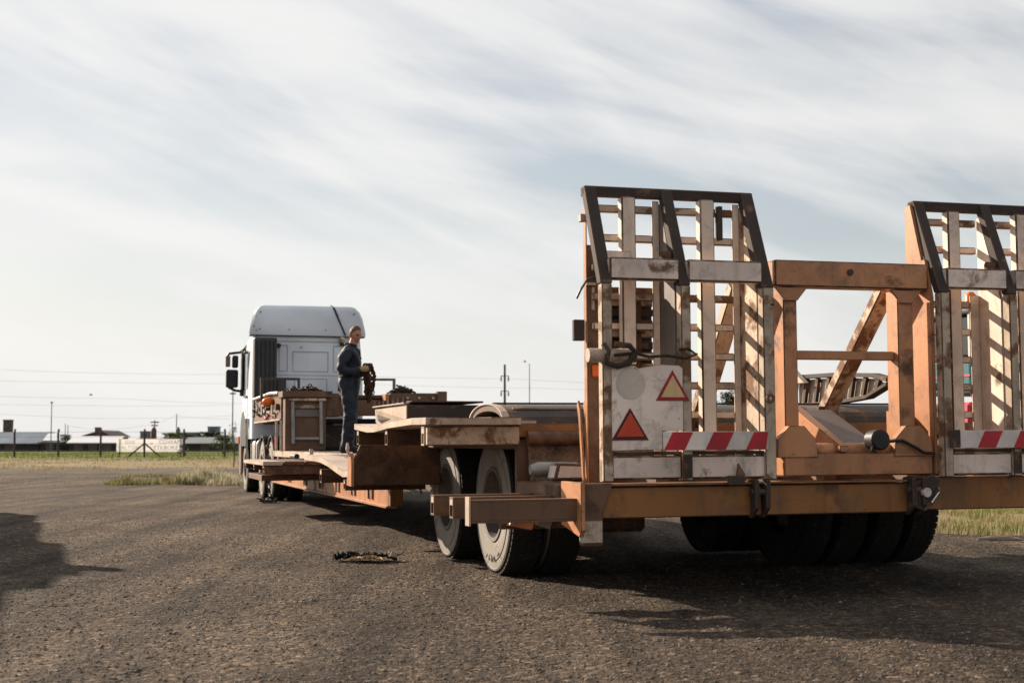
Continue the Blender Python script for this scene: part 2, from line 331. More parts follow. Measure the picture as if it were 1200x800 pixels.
def tag(o, label=None, cat=None, group=None, kind=None):
    if label: o['label'] = label
    if cat: o['category'] = cat
    if group: o['group'] = group
    if kind: o['kind'] = kind
    return o
def cp(o, parent=None, loc=None, rot=None):
    c = o.copy(); COL.objects.link(c); c.parent = parent
    if loc is not None: c.location = loc
    if rot is not None: c.rotation_euler = rot
    return c
def cp_tree(o, parent=None, loc=None, rot=None):
    ch = list(o.children); c = cp(o, parent, loc, rot)
    for k in ch: cp_tree(k, c)
    return c
def raw(name, V, F, mat, parent=None, smooth=False):
    me = bpy.data.meshes.new(name); V = np.asarray(V, np.float32); F = np.asarray(F, np.int32); k = F.shape[1]
    me.vertices.add(len(V)); me.vertices.foreach_set('co', V.ravel()); me.loops.add(F.size); me.loops.foreach_set('vertex_index', F.ravel())
    me.polygons.add(len(F)); me.polygons.foreach_set('loop_start', np.arange(0, F.size, k, dtype=np.int32)); me.polygons.foreach_set('loop_total', np.full(len(F), k, np.int32))
    me.update(calc_edges=True); me.validate()
    if smooth: me.polygons.foreach_set('use_smooth', np.ones(len(F), bool))
    me.materials.append(MATS[mat]); o = bpy.data.objects.new(name, me); COL.objects.link(o); o.parent = parent; return o
def text(name, body, size, mat, parent, loc, rot, mirror=False, ext=.002, align='CENTER'):
    cu = bpy.data.curves.new(name, 'FONT'); cu.body = body; cu.size = size; cu.extrude = ext; cu.align_x = align; cu.align_y = 'CENTER'; cu.resolution_u = 2
    t = bpy.data.objects.new(name, cu); COL.objects.link(t); bpy.context.view_layer.update()
    me = bpy.data.meshes.new_from_object(t); bpy.data.objects.remove(t)
    if mirror:
        for v in me.vertices: v.co.x *= -1
        me.flip_normals()
    me.materials.clear(); me.materials.append(MATS[mat]); o = bpy.data.objects.new(name, me); COL.objects.link(o); o.parent = parent; o.location = loc; o.rotation_euler = rot; return o

# ================================================================== ground
def vnoise(x, y, cell, seed):
    g = np.random.default_rng(seed).random((257, 257)); xi = x / cell; yi = y / cell
    x0 = np.floor(xi).astype(int); y0 = np.floor(yi).astype(int); fx = xi - x0; fy = yi - y0
    fx = fx * fx * (3 - 2 * fx); fy = fy * fy * (3 - 2 * fy); x0 %= 256; y0 %= 256
    a = g[x0, y0] * (1 - fx) + g[x0 + 1, y0] * fx; b = g[x0, y0 + 1] * (1 - fx) + g[x0 + 1, y0 + 1] * fx
    return a * (1 - fy) + b * fy - .5
def gz(x, y):
    x = np.asarray(x, float); y = np.asarray(y, float)
    k = np.clip((34 - y) / 12, 0, 1) * np.clip((18 - np.abs(x)) / 6, 0, 1)
    return k * (.030 * vnoise(x, y, 1.7, 1) + .018 * vnoise(x, y, .55, 2) + .014 * vnoise(x, y, .19, 3) + .008 * vnoise(x, y, .09, 4)) - .004
def spaced(lo, hi, step, end_lo, end_hi, gr):
    a = list(np.arange(lo, hi, step)); s = step; x = hi
    while x < end_hi: a.append(x); s *= gr; x += s
    a.append(end_hi); s = step; x = lo - step
    pre = []
    while x > end_lo: pre.append(x); s *= gr; x -= s
    pre.append(end_lo); return np.array(pre[::-1] + a)
xs = spaced(-5.5, 7, .045, -3500, 3500, 1.09); ys = spaced(3.5, 15, .045, -300, 6000, 1.06)
gx, gy = np.meshgrid(xs, ys); zz = gz(gx, gy); nx, ny = len(xs), len(ys)
idx = np.arange(nx * ny).reshape(ny, nx)
Fq = np.stack([idx[:-1, :-1], idx[:-1, 1:], idx[1:, 1:], idx[1:, :-1]], -1).reshape(-1, 4)
g = raw('ground', np.stack([gx, gy, zz], -1).reshape(-1, 3), Fq, 'gravel', None, True); tag(g, kind='structure')
# grass field beyond the yard edge, out to the horizon
edge = [(-900, 56), (-120, 54), (-60, 53), (-38, 51.5), (-24, 50.5), (-14, 49), (-9, 45), (-4, 36), (0, 28), (3, 21), (4.3, 17.3), (5.2, 16.0), (7, 15.2), (10, 14.6), (20, 13), (60, 8), (900, -40)]
ed = []
for (a, b) in zip(edge[:-1], edge[1:]):
    n = max(1, int(min(40, math.dist(a, b) / .5)))
    for i in range(n):
        t = i / n; x = a[0] + (b[0] - a[0]) * t; y = a[1] + (b[1] - a[1]) * t; ed.append((x, y + float(vnoise(np.array([x]), np.array([y]), 1.3, 5)[0]) * (.7 if y < 30 else 6.)))
ed.append(edge[-1])
fv = [(x, y, -.05) for x, y in ed] + [(x, y + .6, .018) for x, y in ed] + [(x * 6 if abs(x) > 800 else x * 1.0, 5800, .022) for x, y in ed]; n = len(ed)
f = raw('grass_field', fv, [(r_ * n + i, r_ * n + i + 1, (r_ + 1) * n + i + 1, (r_ + 1) * n + i) for r_ in (0, 1) for i in range(n - 1)], 'field'); tag(f, kind='structure')
EDX = np.array([e[0] for e in ed]); EDY = np.array([e[1] for e in ed])
def edge_y(x): return np.interp(x, EDX, EDY)
def blades(name, X, Y, h, wd, mat, lean=.5, z0=.0, parent=None):
    n = len(X); az = rng.random(n) * 6.283; ln = (rng.random(n) * lean) * h; a2 = rng.random(n) * 6.283
    dx = np.cos(az) * wd / 2; dy = np.sin(az) * wd / 2; ox = np.cos(a2) * ln; oy = np.sin(a2) * ln; Z = np.full(n, z0)
    V = np.stack([np.stack([X - dx, Y - dy, Z], -1), np.stack([X + dx, Y + dy, Z], -1),
                  np.stack([X + dx * .7 + ox * .35, Y + dy * .7 + oy * .35, Z + h * .55], -1), np.stack([X - dx * .7 + ox * .35, Y - dy * .7 + oy * .35, Z + h * .55], -1),
                  np.stack([X + ox, Y + oy, Z + h], -1)], 1).reshape(-1, 3)
    b = np.arange(n)[:, None] * 5
    F = np.concatenate([b + np.array([[0, 1, 2]]), b + np.array([[0, 2, 3]]), b + np.array([[3, 2, 4]])], 1).reshape(-1, 3)
    return raw(name, V, F, mat, parent)
def clumped(n, x0, x1, y0, y1, cell, thr, seed, edge=True):
    X = rng.uniform(x0, x1, n); Y = rng.uniform(y0, y1, n); k = vnoise(X, Y, cell, seed) + vnoise(X, Y, cell * .3, seed + 1) * .6 > thr
    if edge: k &= Y > edge_y(X) + .02
    return X[k], Y[k]
X, Y = clumped(36000, 4, 15, 13.5, 24, .8, -.05, 11); h = rng.uniform(.03, .13, len(X)); tag(blades('grass_verge', X, Y, h, .012, 'grass_green'), 'short green and straw grass beyond the trailer at right', 'grass', kind='stuff')
X, Y = clumped(26000, 4, 15, 13.5, 24, .5, -.1, 15); h = rng.uniform(.03, .13, len(X)); tag(blades('dry_grass', X, Y, h, .01, 'grass_dry'), 'dry straw stalks among the verge grass at right', 'grass', kind='stuff')
X, Y = clumped(30000, -62, -4, 50, 96, 2.6, .08, 21); h = rng.uniform(.04, .17, len(X)); tag(blades('dry_meadow_grass', X, Y, h, .035, 'grass_dry'), 'band of dry yellow grass along the far edge of the yard', 'grass', kind='stuff')
X, Y = clumped(20000, -62, -4, 80, 140, 3.2, -.12, 25); h = rng.uniform(.06, .24, len(X)); tag(blades('meadow_grass', X, Y, h, .06, 'grass_green'), 'green meadow grass under the fence at left', 'grass', kind='stuff')
# weed clumps in the gravel at left
def weed(name, x, y, rx, ry, hh, n, mats, label):
    r = empty(name, (x, y, 0))
    for part, mat, fr, hs, wd in mats:
        k = int(n * fr); a = rng.random(k) * 6.283; q = np.sqrt(rng.random(k)); q2 = np.where(rng.random(k) < .5, q, q ** 2)
        blades(part, np.cos(a) * q2 * rx, np.sin(a) * q2 * ry, rng.uniform(.35, 1, k) * hh * hs * (1.1 - .5 * q2), wd, mat, .55, -.01, r)['kind'] = 'stuff'
    return tag(r, label, 'weeds', 'weeds in the gravel')
GS = ('leaves', 'grass_green', .6, .8, .03); DS = ('dry_stalks', 'grass_dry', .5, .9, .022); PS = ('seed_heads', 'weed_pale', .7, 1.05, .016)
weed('weed_clump', -9.6, 35.6, .55, .5, .3, 420, [GS, DS], 'low green weed clump farthest left in the gravel beside the truck')
weed('weed_clump', -8.75, 36.2, .9, .6, .26, 600, [GS, DS], 'yellow green weed patch between the two bushier clumps in the gravel')
weed('weed_clump', -7.75, 35.9, .75, .6, .50, 1300, [GS, DS, PS], 'bushy weed clump with pale feathery seed heads in the gravel near the truck')
weed('weed_clump', -7.05, 35.3, .6, .5, .34, 600, [DS, PS], 'straw coloured weed tuft right beside the front wheel of the truck')
weed('weed_clump', -10.9, 43.5, 1.2, .5, .2, 300, [GS, DS], 'thin far weed strip in the gravel near the dry grass')
X, Y = clumped(900, -14, -6, 33, 46, 1.2, .12, 31, False); h = rng.uniform(.03, .13, len(X)); tag(blades('sparse_dry_grass', X, Y, h, .02, 'grass_dry'), 'sparse dry grass in the gravel left of the truck', 'grass', kind='stuff')

# loose stones on the yard
IV = np.array([(1, 0, 0), (-1, 0, 0), (0, 1, 0), (0, -1, 0), (0, 0, 1), (0, 0, -1.)]); IF = np.array([(0, 2, 4), (2, 1, 4), (1, 3, 4), (3, 0, 4), (2, 0, 5), (1, 2, 5), (3, 1, 5), (0, 3, 5)])
def pebbles(name, n, x0, x1, y0, y1, r0, r1, mat, pw=2.5):
    U_ = rng.random(n); Y = y0 + (y1 - y0) * U_ ** 1.5; X = rng.uniform(-1, 1, n) * (.44 * Y + .5); r = r0 + (r1 - r0) * rng.random(n) ** pw
    q = np.cumsum(np.ones(n)); a = rng.random(n) * 6.283
    S = np.stack([r * rng.uniform(.7, 1.4, n), r * rng.uniform(.7, 1.3, n), r * rng.uniform(.4, .85, n)], -1)
    P = IV[None] * (1 + rng.uniform(-.3, .3, (n, len(IV), 1))) * S[:, None]
    ca, sa = np.cos(a)[:, None], np.sin(a)[:, None]; Px = P[..., 0] * ca - P[..., 1] * sa; Py = P[..., 0] * sa + P[..., 1] * ca
    V = np.stack([Px + X[:, None], Py + Y[:, None], P[..., 2] + (gz(X, Y) + S[:, 2] * .25)[:, None]], -1).reshape(-1, 3)
    F = (IF[None] + (np.arange(n) * len(IV))[:, None, None]).reshape(-1, 3); return raw(name, V, F, mat)
tag(pebbles('gravel_stones', 60000, -6, 7, 4.2, 20, .003, .0125, 'stone', 3), 'loose grey brown gravel scattered over the yard', 'gravel', kind='stuff')
tag(pebbles('pale_gravel_stones', 5000, -6, 7, 4.5, 24, .003, .014, 'stone_pale', 3.5), 'pale pebbles scattered over the yard', 'gravel', kind='stuff')

# ================================================================== trailer
TH = R(16.2); TO = (.54, 9.04, 0)
T = empty('lowbed_trailer', TO, (0, -.006, TH))
tag(T, 'orange and white lowbed trailer with raised rear loading ramps and side outriggers', 'trailer')
# rear cross beam and hinges
bm_ = BX('rear_beam', 'orange_beam', T, (.04, 2.27, .02, .2, .566, .765), .008)
BX('beam_top_flange', 'orange_beam', bm_, (.03, 2.22, -.012, .22, .772, .786), .002)
BX('beam_extension', 'orange_beam', T, (2.33, 4.2, .06, .22, .575, .80), .008)
BX('beam_shelf', 'rust_dark', T, (.06, 3.9, .24, .36, .62, .70), .004)
for (u, z0) in ((1.12, .55), (2.28, .55), (3.62, .56)):
    h_ = MB().prism([(-.06, .80), (-.06, .62), (.02, z0), (.07, z0), (.07, .80)], 'x', u - .05, u - .02).prism([(-.06, .80), (-.06, .62), (.02, z0), (.07, z0), (.07, .80)], 'x', u + .03, u + .06).build('hinge_bracket', 'rust_dark', T, .004)
    MB().lathe([(-.065, 0), (-.065, .022), (.065, .022), (.065, 0)], 'x', (u, -.02, .72), 12).build('hinge_pin', 'steel_dark', h_)
MB().prism([(2.26, .60), (2.26, .76), (2.40, .82), (2.46, .78), (2.40, .62), (2.34, .57)], 'y', -.035, .015).build('latch_plate', 'rust_dark', T, .005)
MB().lathe([(-.02, 0), (-.02, .032), (.02, .032), (.02, 0)], 'y', (2.335, -.05, .70), 12).build('latch_lens', 'white_plate', T)
MB().tube([(2.37, -.06, .63), (2.43, -.06, .70), (2.42, -.06, .73)], .008, 6).build('latch_rod', 'chrome', T)
# left hinge block at the rear corner
MB().prism([(-.1, .40), (-.1, .79), (.10, .79), (.03, .60), (.03, .40)], 'y', -.03, .06).build('corner_bracket', 'brown', T, .006)
MB().prism([(-.1, .80), (-.1, .50), (-.06, .46), (.3, .52), (.3, .8)], 'x', -.14, -.11).build('corner_plate', 'orange', T, .004)
BX('bracket_pad', 'white_rusty', T, (-.13, .02, -.05, -.035, .42, .56), .003)
# low rear frame between ramps and bogie
fr = BX('tail_frame', 'rust', T, (-.1, 3.84, .4, 1.34, .58, .70), .008)
for k, u in enumerate((.55, 1.15, 1.8, 2.45, 3.05, 3.6)): BX('tail_rib', 'brown', T, (u, u + .09, .36, 1.34, .701, .83), .006)
BX('tail_side_rail', 'brown', T, (-.13, -.04, .38, 1.36, .60, .775), .006)
# bogie deck
BX('deck_end_plate', 'brown', T, (-.13, 3.87, 1.345, 1.40, .56, 1.075), .006)
tp = MB().prism([(1.20, .60), (1.335, 1.065), (1.343, 1.065), (1.215, .60)], 'x', -.055, .95).build('tread_plate', 'tread_plate', T)
BX('deck_end_beam', 'orange_beam', T, (-.13, 3.87, 1.30, 1.42, 1.085, 1.185), .01)
MB().lathe([(-.12, 0), (-.12, .052), (.75, .052), (.75, 0)], 'x', (.05, 1.29, 1.08), 14).build('hinge_tube', 'brown', T, smooth=True)
BX('deck_side_beam', 'brown', T, (-.12, -.03, 1.42, 5.3, 1.0, 1.185), .008); BX('deck_side_beam', 'brown', T, (3.77, 3.86, 1.42, 5.3, 1.0, 1.185), .008)
BX('deck_plate', 'steel_dark', T, (-.02, 3.76, 1.43, 5.3, 1.12, 1.178), .004)
BX('spine_beam', 'rust', T, (1.45, 1.75, 1.42, 6.6, .62, 1.1), .01); BX('spine_beam', 'rust', T, (2.0, 2.3, 1.42, 6.6, .62, 1.1), .01)
def arch(v0, parent=T):
    out = []; inn = []
    for k in range(13):
        t = math.pi * k / 12; out.append((v0 - .50 * math.cos(t), 1.19 + .155 * math.sin(t) ** .8)); inn.append((v0 - .455 * math.cos(t), 1.18 + .115 * math.sin(t) ** .8))
    a = MB().prism(out + inn[::-1], 'x', -.1, 3.84).build('wheel_arch', 'steel_dark', parent, 0)
    MB().prism([(p[0] * 1 + (p[0] - v0) * .03, p[1] + .006) for p in out] + [(p[0], p[1] + .0005) for p in out[::-1]], 'x', -.115, -.06).build('arch_rim', 'plank_pale', a)
    BX('arch_foot', 'plank_pale', a, (-.115, .12, v0 - .62, v0 - .50, 1.186, 1.215), .004)
    BX('arch_rail', 'rust_dark', a, (-.05, 3.8, v0 - .03, v0 + .03, 1.347, 1.362), .003)
    BX('arch_strip', 'white_rusty', a, (0, 1.2, v0 - .40, v0 - .37, 1.302, 1.312), .002)
    return a
arch(2.28)
# telescopic outriggers at the rear (bare beams) and at the bogie (with plank)
def outrigger(v, z0, z1, dep, mat='rust', u0=-.83, u1=-.13, wall=.014):
    b = MB(); b.box(u0, u1, v, v + dep, z0, z0 + wall).box(u0, u1, v, v + dep, z1 - wall, z1).box(u0, u1, v, v + wall, z0 + wall, z1 - wall).box(u0, u1, v + dep - wall, v + dep, z0 + wall, z1 - wall)
    o = b.build('outrigger_beam', mat, T, .002)
    BX('end_cap', 'plank_pale', o, (u0 + .0, u0 + .012, v + wall + .001, v + dep - wall - .001, z0 + (z1 - z0) * .62, z1 - wall - .001), .001)
    return o
o1 = outrigger(-.02, .557, .70, .09, 'brown', -.826, -.10); outrigger(.47, .56, .70, .10, 'brown', -.82, -.14); outrigger(.93, .56, .698, .10, 'brown', -.84, -.14)
BX('end_plate', 'plank_pale', o1, (-.84, -.828, -.025, .075, .54, .72), .002)
for v in (1.36, 2.7, 4.0): outrigger(v, 1.03, 1.17, .10, 'white_rusty' if v < 2 else 'rust', -.81, -.12)
MB().box(-.80, -.12, 1.30, 1.352, 1.035, 1.165).build('outrigger_plate', 'white_rusty', T, .004)
rr_ = [(1.22, 1.228), (1.7, 1.232), (2.2, 1.222), (2.6, 1.214), (2.9, 1.198), (3.2, 1.187), (3.5, 1.188), (3.8, 1.203), (4.12, 1.219)]
for u0, u1 in ((-.83, -.60), (-.585, -.37), (-.355, -.14)):
    dz = (0 if u0 < -.8 else -.004 if u0 < -.5 else .003)
    MB().prism([(a, b + dz) for a, b in rr_] + [(a, b - .052 + dz) for a, b in rr_[::-1]], 'x', u0, u1).build('plank', 'plank_pale' if u0 < -.8 else 'white_rusty', T, .004)
BX('plank_end', 'white_rusty', T, (-.80, -.135, 1.20, 1.218, 1.175, 1.226), .003)
# cross bulkhead in front of the bogie with its lit edge, and the dropping plank behind it
bk = MB().prism([(-.80, .67), (-.80, .90), (-.745, 1.03), (0, 1.03), (0, .665)], 'y', 4.28, 4.33).build('bulkhead_plate', 'rust', T, .004)
MB().prism([(4.26, .655), (4.26, .86), (4.30, .95), (4.36, .97), (4.44, .93), (4.46, .80), (4.52, .66)], 'x', -.832, -.803).build('edge_plate', 'orange', bk, .003)
MB().tube([(-.84, 4.30, .93), (-.86, 4.32, .99), (-.85, 4.36, 1.04), (-.83, 4.42, 1.0)], .014, 6).build('hook', 'plank_pale', bk)
BX('skirt', 'rust', T, (-.72, .02, 4.34, 5.2, .66, .70), .004)
p2 = [(4.5, .735), (4.8, .725), (5.2, .76), (5.7, .81), (6.2, .842), (6.6, .85), (7.4, .855)]
for u0, u1 in ((-.82, -.58), (-.565, -.33), (-.315, -.06)):
    MB().prism(p2 + [(a, b + .062) for a, b in p2[::-1]], 'x', u0, u1).build('plank', 'plank_pale' if u0 < -.8 else 'rust', T, .004)
outrigger(6.25, .635, .775, .12, 'rust', -.80, 0); outrigger(4.9, .60, .70, .1, 'rust', -.78, 0)
# rear axles
for v in (2.5, 4.1):
    MB().lathe([(0, 0), (0, .07), (3.2, .07), (3.2, 0)], 'x', (.27, v, .56), 12).build('axle', 'steel_dark', T, smooth=True)
    for u in (1.0, 2.75): BX('spring_seat', 'steel_dark', T, (u, u + .14, v - .45, v + .45, .64, .86), .02)
def make_wheel(r, wd, rimr, parent, loc, side=-1, letters=False, dusty='tyre_dusty'):
    """tyre lies along +x from 0; outer face towards side*x"""
    e = MB(); s = wd
    prof = [(.045, rimr), (.012, rimr + .02), (-.006, rimr + (r - rimr) * .42), (.0, rimr + (r - rimr) * .60), (.007, rimr + (r - rimr) * .615), (.004, rimr + (r - rimr) * .66), (.012, r * .90), (.004, r * .915), (.012, r * .94), (.03, r * .965), (.05, r * .985), (.06, r), (s - .06, r), (s - .05, r * .985), (s - .012, r * .93), (s, rimr + (r - rimr) * .45), (s - .012, rimr + .02), (s - .045, rimr)]
    ty = MB().lathe(prof[:9], 'x', (0, 0, 0), 48).build('wheel', dusty, parent, smooth=True)
    ty.location = loc
    if side > 0: ty.rotation_euler = (0, 0, math.pi)
    MB().lathe(prof[8:], 'x', (0, 0, 0), 48).build('tread', 'tyre_tread', ty, smooth=True)
    tb = MB()
    for k in range(60):
        t = 2 * math.pi * k / 60; c_, s_ = math.cos(t), math.sin(t)
        for (x0, x1, tw) in ((.022, .075, 0), (.085, s / 2 - .006, .05), (s / 2 + .006, s - .085, .02), (s - .075, s - .022, .07)):
            t2 = t + tw; c_, s_ = math.cos(t2), math.sin(t2); q = r * .04; rl, rh = r * .97, r * 1.004
            P = [(x, c_ * rr - s_ * d, s_ * rr + c_ * d) for x in (x0, x1) for rr in (rl, rh) for d in (-q, q)]
            tb.add(P, [(0, 1, 3, 2), (4, 6, 7, 5), (2, 3, 7, 6), (0, 2, 6, 4), (1, 5, 7, 3)])
    tb.build('tread_block', 'tyre_tread', ty)['kind'] = 'stuff'
    rm = MB().lathe([(.01, rimr + .028), (.0, rimr + .02), (.004, rimr - .01), (.06, rimr - .02), (.12, rimr * .88), (.19, rimr * .80), (.20, rimr * .5), (.15, rimr * .45), (.10, rimr * .36), (.08, rimr * .30), (.08, 0)], 'x', (0, 0, 0), 32).build('rim', 'rim', ty, smooth=True)
    nb = MB()
    for k in range(8):
        t = 2 * math.pi * k / 8; nb.lathe([(.165, 0), (.165, .016), (.2, .016)], 'x', (0, math.cos(t) * rimr * .63, math.sin(t) * rimr * .63), 6)
    nb.build('wheel_nut', 'steel_dark', ty)['kind'] = 'stuff'
    return ty
wh = make_wheel(.56, .28, .275, T, (0, 2.5, .555), -1)
for k, ch in enumerate('LCIA I'):           # moulded letters round the lower side wall
    a = R(-72 - k * 9.5)
    if ch != ' ': text('moulded_letter', ch, .075, 'rubber', wh, (0, 0, 0), (0, 0, 0), False, .003).matrix_basis = Matrix(((0, 0, -1, -.006), (-math.sin(-a) * -1 * -1, -math.cos(a), 0, math.cos(a) * .43), (math.cos(a) * 1, -math.sin(a), 0, math.sin(a) * .43), (0, 0, 0, 1)))
for v in (2.5, 4.1):
    for u, sd_ in ((0, 1), (.32, 1), (3.74, -1), (3.42, -1), (3.08, -1), (2.76, -1)):
        if v == 2.5 and u == 0: continue
        c = cp_tree(wh, T, (u, v, .555), (R(37 * (u * 10 + v) % 360), 0, 0 if sd_ > 0 else math.pi))
# mudguards, brake chambers, mudflap
for (u, v, z, r, l) in ((.1, 5.55, .78, .075, .2), (.35, 5.75, .62, .06, .28), (.2, 5.2, .55, .05, .2)):
    MB().lathe([(0, 0), (0, r * .6), (.02, r), (l - .02, r), (l, r * .6), (l, 0)], 'y', (u, v, z), 14).build('brake_chamber', 'steel_galv', T, smooth=True)
MB().tube([(.15, 5.3, .78), (.1, 5.6, .6), (.2, 6.0, .52), (.1, 6.5, .58)], .014, 6).build('air_hose', 'steel_galv', T)
BX('shade_filler_box', 'steel_dark', T, (.68, 1.2, 2.2, 4.5, .33, .62), .03)  # added dark box that deepens the shade under the deck between the wheels
# ---------------------------------------------------------------- drop slope and low deck
MB().prism([(5.3, 1.178), (6.9, .90), (6.9, .84), (5.3, 1.1)], 'x', 0, 3.2).build('deck_slope', 'steel_dark', T)
sb = MB().prism([(6.75, .345), (17.2, .345), (17.2, .66), (6.75, .66)], 'x', 0, .11).build('side_beam', 'orange', T, .008)
BX('beam_lip', 'orange', sb, (-.025, .1, 6.75, 17.2, .335, .357), .003)
BX('side_beam', 'orange', T, (3.05, 3.16, 6.75, 17.2, .345, .66), .008)
BX('beam_end', 'orange_beam', T, (.0, .14, 6.62, 6.745, .36, .60), .006)
BX('side_rail', 'plank_pale', T, (-.05, .04, 7.0, 16.9, .80, .905), .008)
BX('deck_plate', 'steel_dark', T, (.045, 3.1, 6.9, 17.0, .84, .898), .004)
BX('web_plate', 'brown', T, (.03, .09, 6.9, 17.0, .662, .80), .004)
for v in (7.6, 8.75, 9.95, 11.4, 13.0, 14.8):
    BX('lashing_eye', 'orange', T, (-.022, -.001, v, v + .05, .40, .58), .004); BX('lashing_eye', 'orange', T, (-.022, -.001, v + .24, v + .29, .40, .58), .004); BX('lashing_bar', 'orange', T, (-.022, -.001, v + .053, v + .237, .55, .58), .004); BX('lashing_slot', 'rust_dark', T, (-.006, -.001, v + .06, v + .23, .41, .54), .001)
for v in np.arange(7.5, 16.6, .95): BX('deck_bracket', 'brown', T, (-.06, .0, v, v + .06, .60, .80), .003)
for v in (8.25, 9.0): MB().lathe([(-.07, 0), (-.07, .05), (-.03, .085), (-.001, .085)], 'x', (0, v, .72), 14).build('stud_boss', 'rust', T, smooth=True)
MB().tube([(-.09, 7.4, .83), (-.09, 9.4, .835)], .035, 10).build('stowed_pipe', 'white_post', T, smooth=True); MB().tube([(-.09, 9.5, .835), (-.09, 10.6, .84)], .035, 10).build('stowed_pipe', 'plank_pale', T, smooth=True)
for v in (7.7, 8.6, 9.2, 9.75, 10.2): MB().lathe([(0, .05), (.05, .05), (.05, 0), (0, 0), (0, .05)], 'y', (-.09, v, .833), 10).build('pipe_clip', 'rust_dark', T)
BX('marker_lamp', 'amber_lamp', T, (-.03, -.002, 7.35, 7.43, .60, .64), .006)
# widened platform half way along the low deck
for v in (11.1, 12.3, 13.5): outrigger(v, .66, .735, .12, 'rust', -.86, 0)
for u0, u1 in ((-.87, -.60), (-.585, -.31), (-.295, -.06)): BX('plank', 'plank_pale' if u0 < -.8 else 'rust', T, (u0, u1, 11.05, 13.75, .738, .792), .005)
BX('platform_skirt', 'rust', T, (-.85, -.07, 11.07, 11.095, .735 - .12, .734), .003); BX('platform_board', 'brown', T, (-.84, -.02, 11.5, 13.3, .52, .60), .006)
MB().lathe([(0, 0), (0, .04), (.5, .04), (.5, 0)], 'y', (-.3, 11.9, .85), 10).build('tool_roll', 'black_plastic', T, smooth=True)
BX('lever', 'plank_pale', T, (-.2, -.15, 11.3, 11.36, .79, .96), .006)
# ---------------------------------------------------------------- gooseneck
BX('gooseneck_side', 'brown', T, (.0, .12, 16.2, 20.6, 1.43, 1.90), .008); BX('gooseneck_side', 'brown', T, (2.6, 2.72, 16.2, 20.2, 1.43, 1.88), .008)
BX('gooseneck_top', 'rust', T, (.125, 2.59, 15.95, 20.0, 1.80, 1.86), .006)
BX('gooseneck_lip', 'plank_pale', T, (-.03, .0, 16.2, 20.4, 1.425, 1.455), .004)
pb = BX('gooseneck_panel', 'brown', T, (.0, .69, 15.62, 15.93, .91, 1.80), .01)
BX('header_box', 'brown', T, (-.05, .80, 15.60, 16.19, 1.805, 1.915), .01); BX('side_cheek', 'brown', T, (.70, .93, 15.7, 16.1, 1.48, 1.88), .01)
for u in (.10, .575): MB().prism([(u, 1.02), (u + .055, 1.02), (u + .055, 1.14), (u + .045, 1.74), (u - .01, 1.74)], 'y', 15.55, 15.617).build('frame_post', 'steel_galv', pb, .005)
BX('frame_bar', 'steel_galv', pb, (.158, .572, 15.57, 15.612, 1.09, 1.135), .004); BX('frame_bar', 'white_rusty', pb, (.15, .575, 15.56, 15.61, 1.62, 1.68), .004); BX('frame_bar', 'white_rusty', pb, (.05, .68, 15.54, 15.6, 1.745, 1.79), .004)
BX('frame_shelf', 'grey_plate', pb, (.16, .57, 15.59, 15.615, 1.48, 1.61), .003)
BX('gooseneck_crossbeam', 'brown', T, (.94, 1.70, 15.95, 16.15, 1.50, 1.78), .01)
BX('gooseneck_lower_beam', 'rust_dark', T, (.70, 2.7, 16.3, 16.5, .95, 1.35), .01)
rb_ = BX('header_box', 'brown', T, (1.80, 2.74, 15.60, 16.0, 1.69, 1.885), .01); BX('cheek', 'orange', T, (1.72, 1.79, 15.62, 16.1, 1.5, 1.87), .008)
for u in (2.1, 2.3, 2.55): MB().lathe([(-.03, 0), (-.03, .022), (0, .022)], 'y', (u, 15.6, 1.80), 10).build('bolt', 'plank_pale', rb_)
BX('end_bracket', 'brown', rb_, (2.62, 2.79, 15.55, 15.7, 1.7, 1.915), .006)
for u, v in ((-.14, 15.7), (-.06, 15.7)): MB().tube([(u, v, .90), (u, v, 1.42)], .02, 8).build('support_tube', 'plank_pale', T, smooth=True)
for u0, u1, v in ((-.14, .54, 18.0), (1.62, 2.35, 18.0)):
    MB().bar((u0, v, 1.86), (u0, v, 2.2), .05, .05).bar((u1, v, 1.86), (u1, v, 2.2), .05, .05).bar((u0 - .025, v, 2.22), (u1 + .025, v, 2.22), .05, .045).build('rail_frame', 'steel_dark' if u0 < 0 else 'grey_plate', T, .003)
MB().lathe([(-.2, 0), (-.195, .04), (-.17, .07), (-.12, .088), (-.06, .09), (-.02, .08), (-.005, .06)], 'x', (0, 17.3, 1.77), 18).build('amber_lamp', 'amber', T, smooth=True)
BX('lamp_foot', 'black_plastic', T, (-.15, -.002, 17.22, 17.40, 1.62, 1.672), .006)
for k in range(14):
    v = 16.6 + k * .27 + random.uniform(-.06, .06); z = random.uniform(1.5, 1.86); a = random.uniform(-.18, .18)
    MB().tube([(-.02, v, z), (-.06, v + .12, z + a), (-.05, v + .26, z + a * .4), (-.015, v + .34, z - .04)], random.uniform(.012, .026), 7).build('air_hose', random.choice(['plank_pale', 'pink_red', 'chain_dark', 'steel_galv']), T, smooth=True)
for v in (16.4, 17.0, 18.6, 19.5): BX('valve_block', random.choice(['plank_pale', 'rust', 'steel_galv']), T, (-.07, -.002, v, v + .15, 1.55 + random.uniform(-.03, .1), 1.72), .008)
MB().tube([(-.04, 16.25, 1.9), (-.05, 17.4, 1.93), (-.05, 20.3, 1.90)], .03, 8).build('edge_tube', 'plank_pale', T, smooth=True)

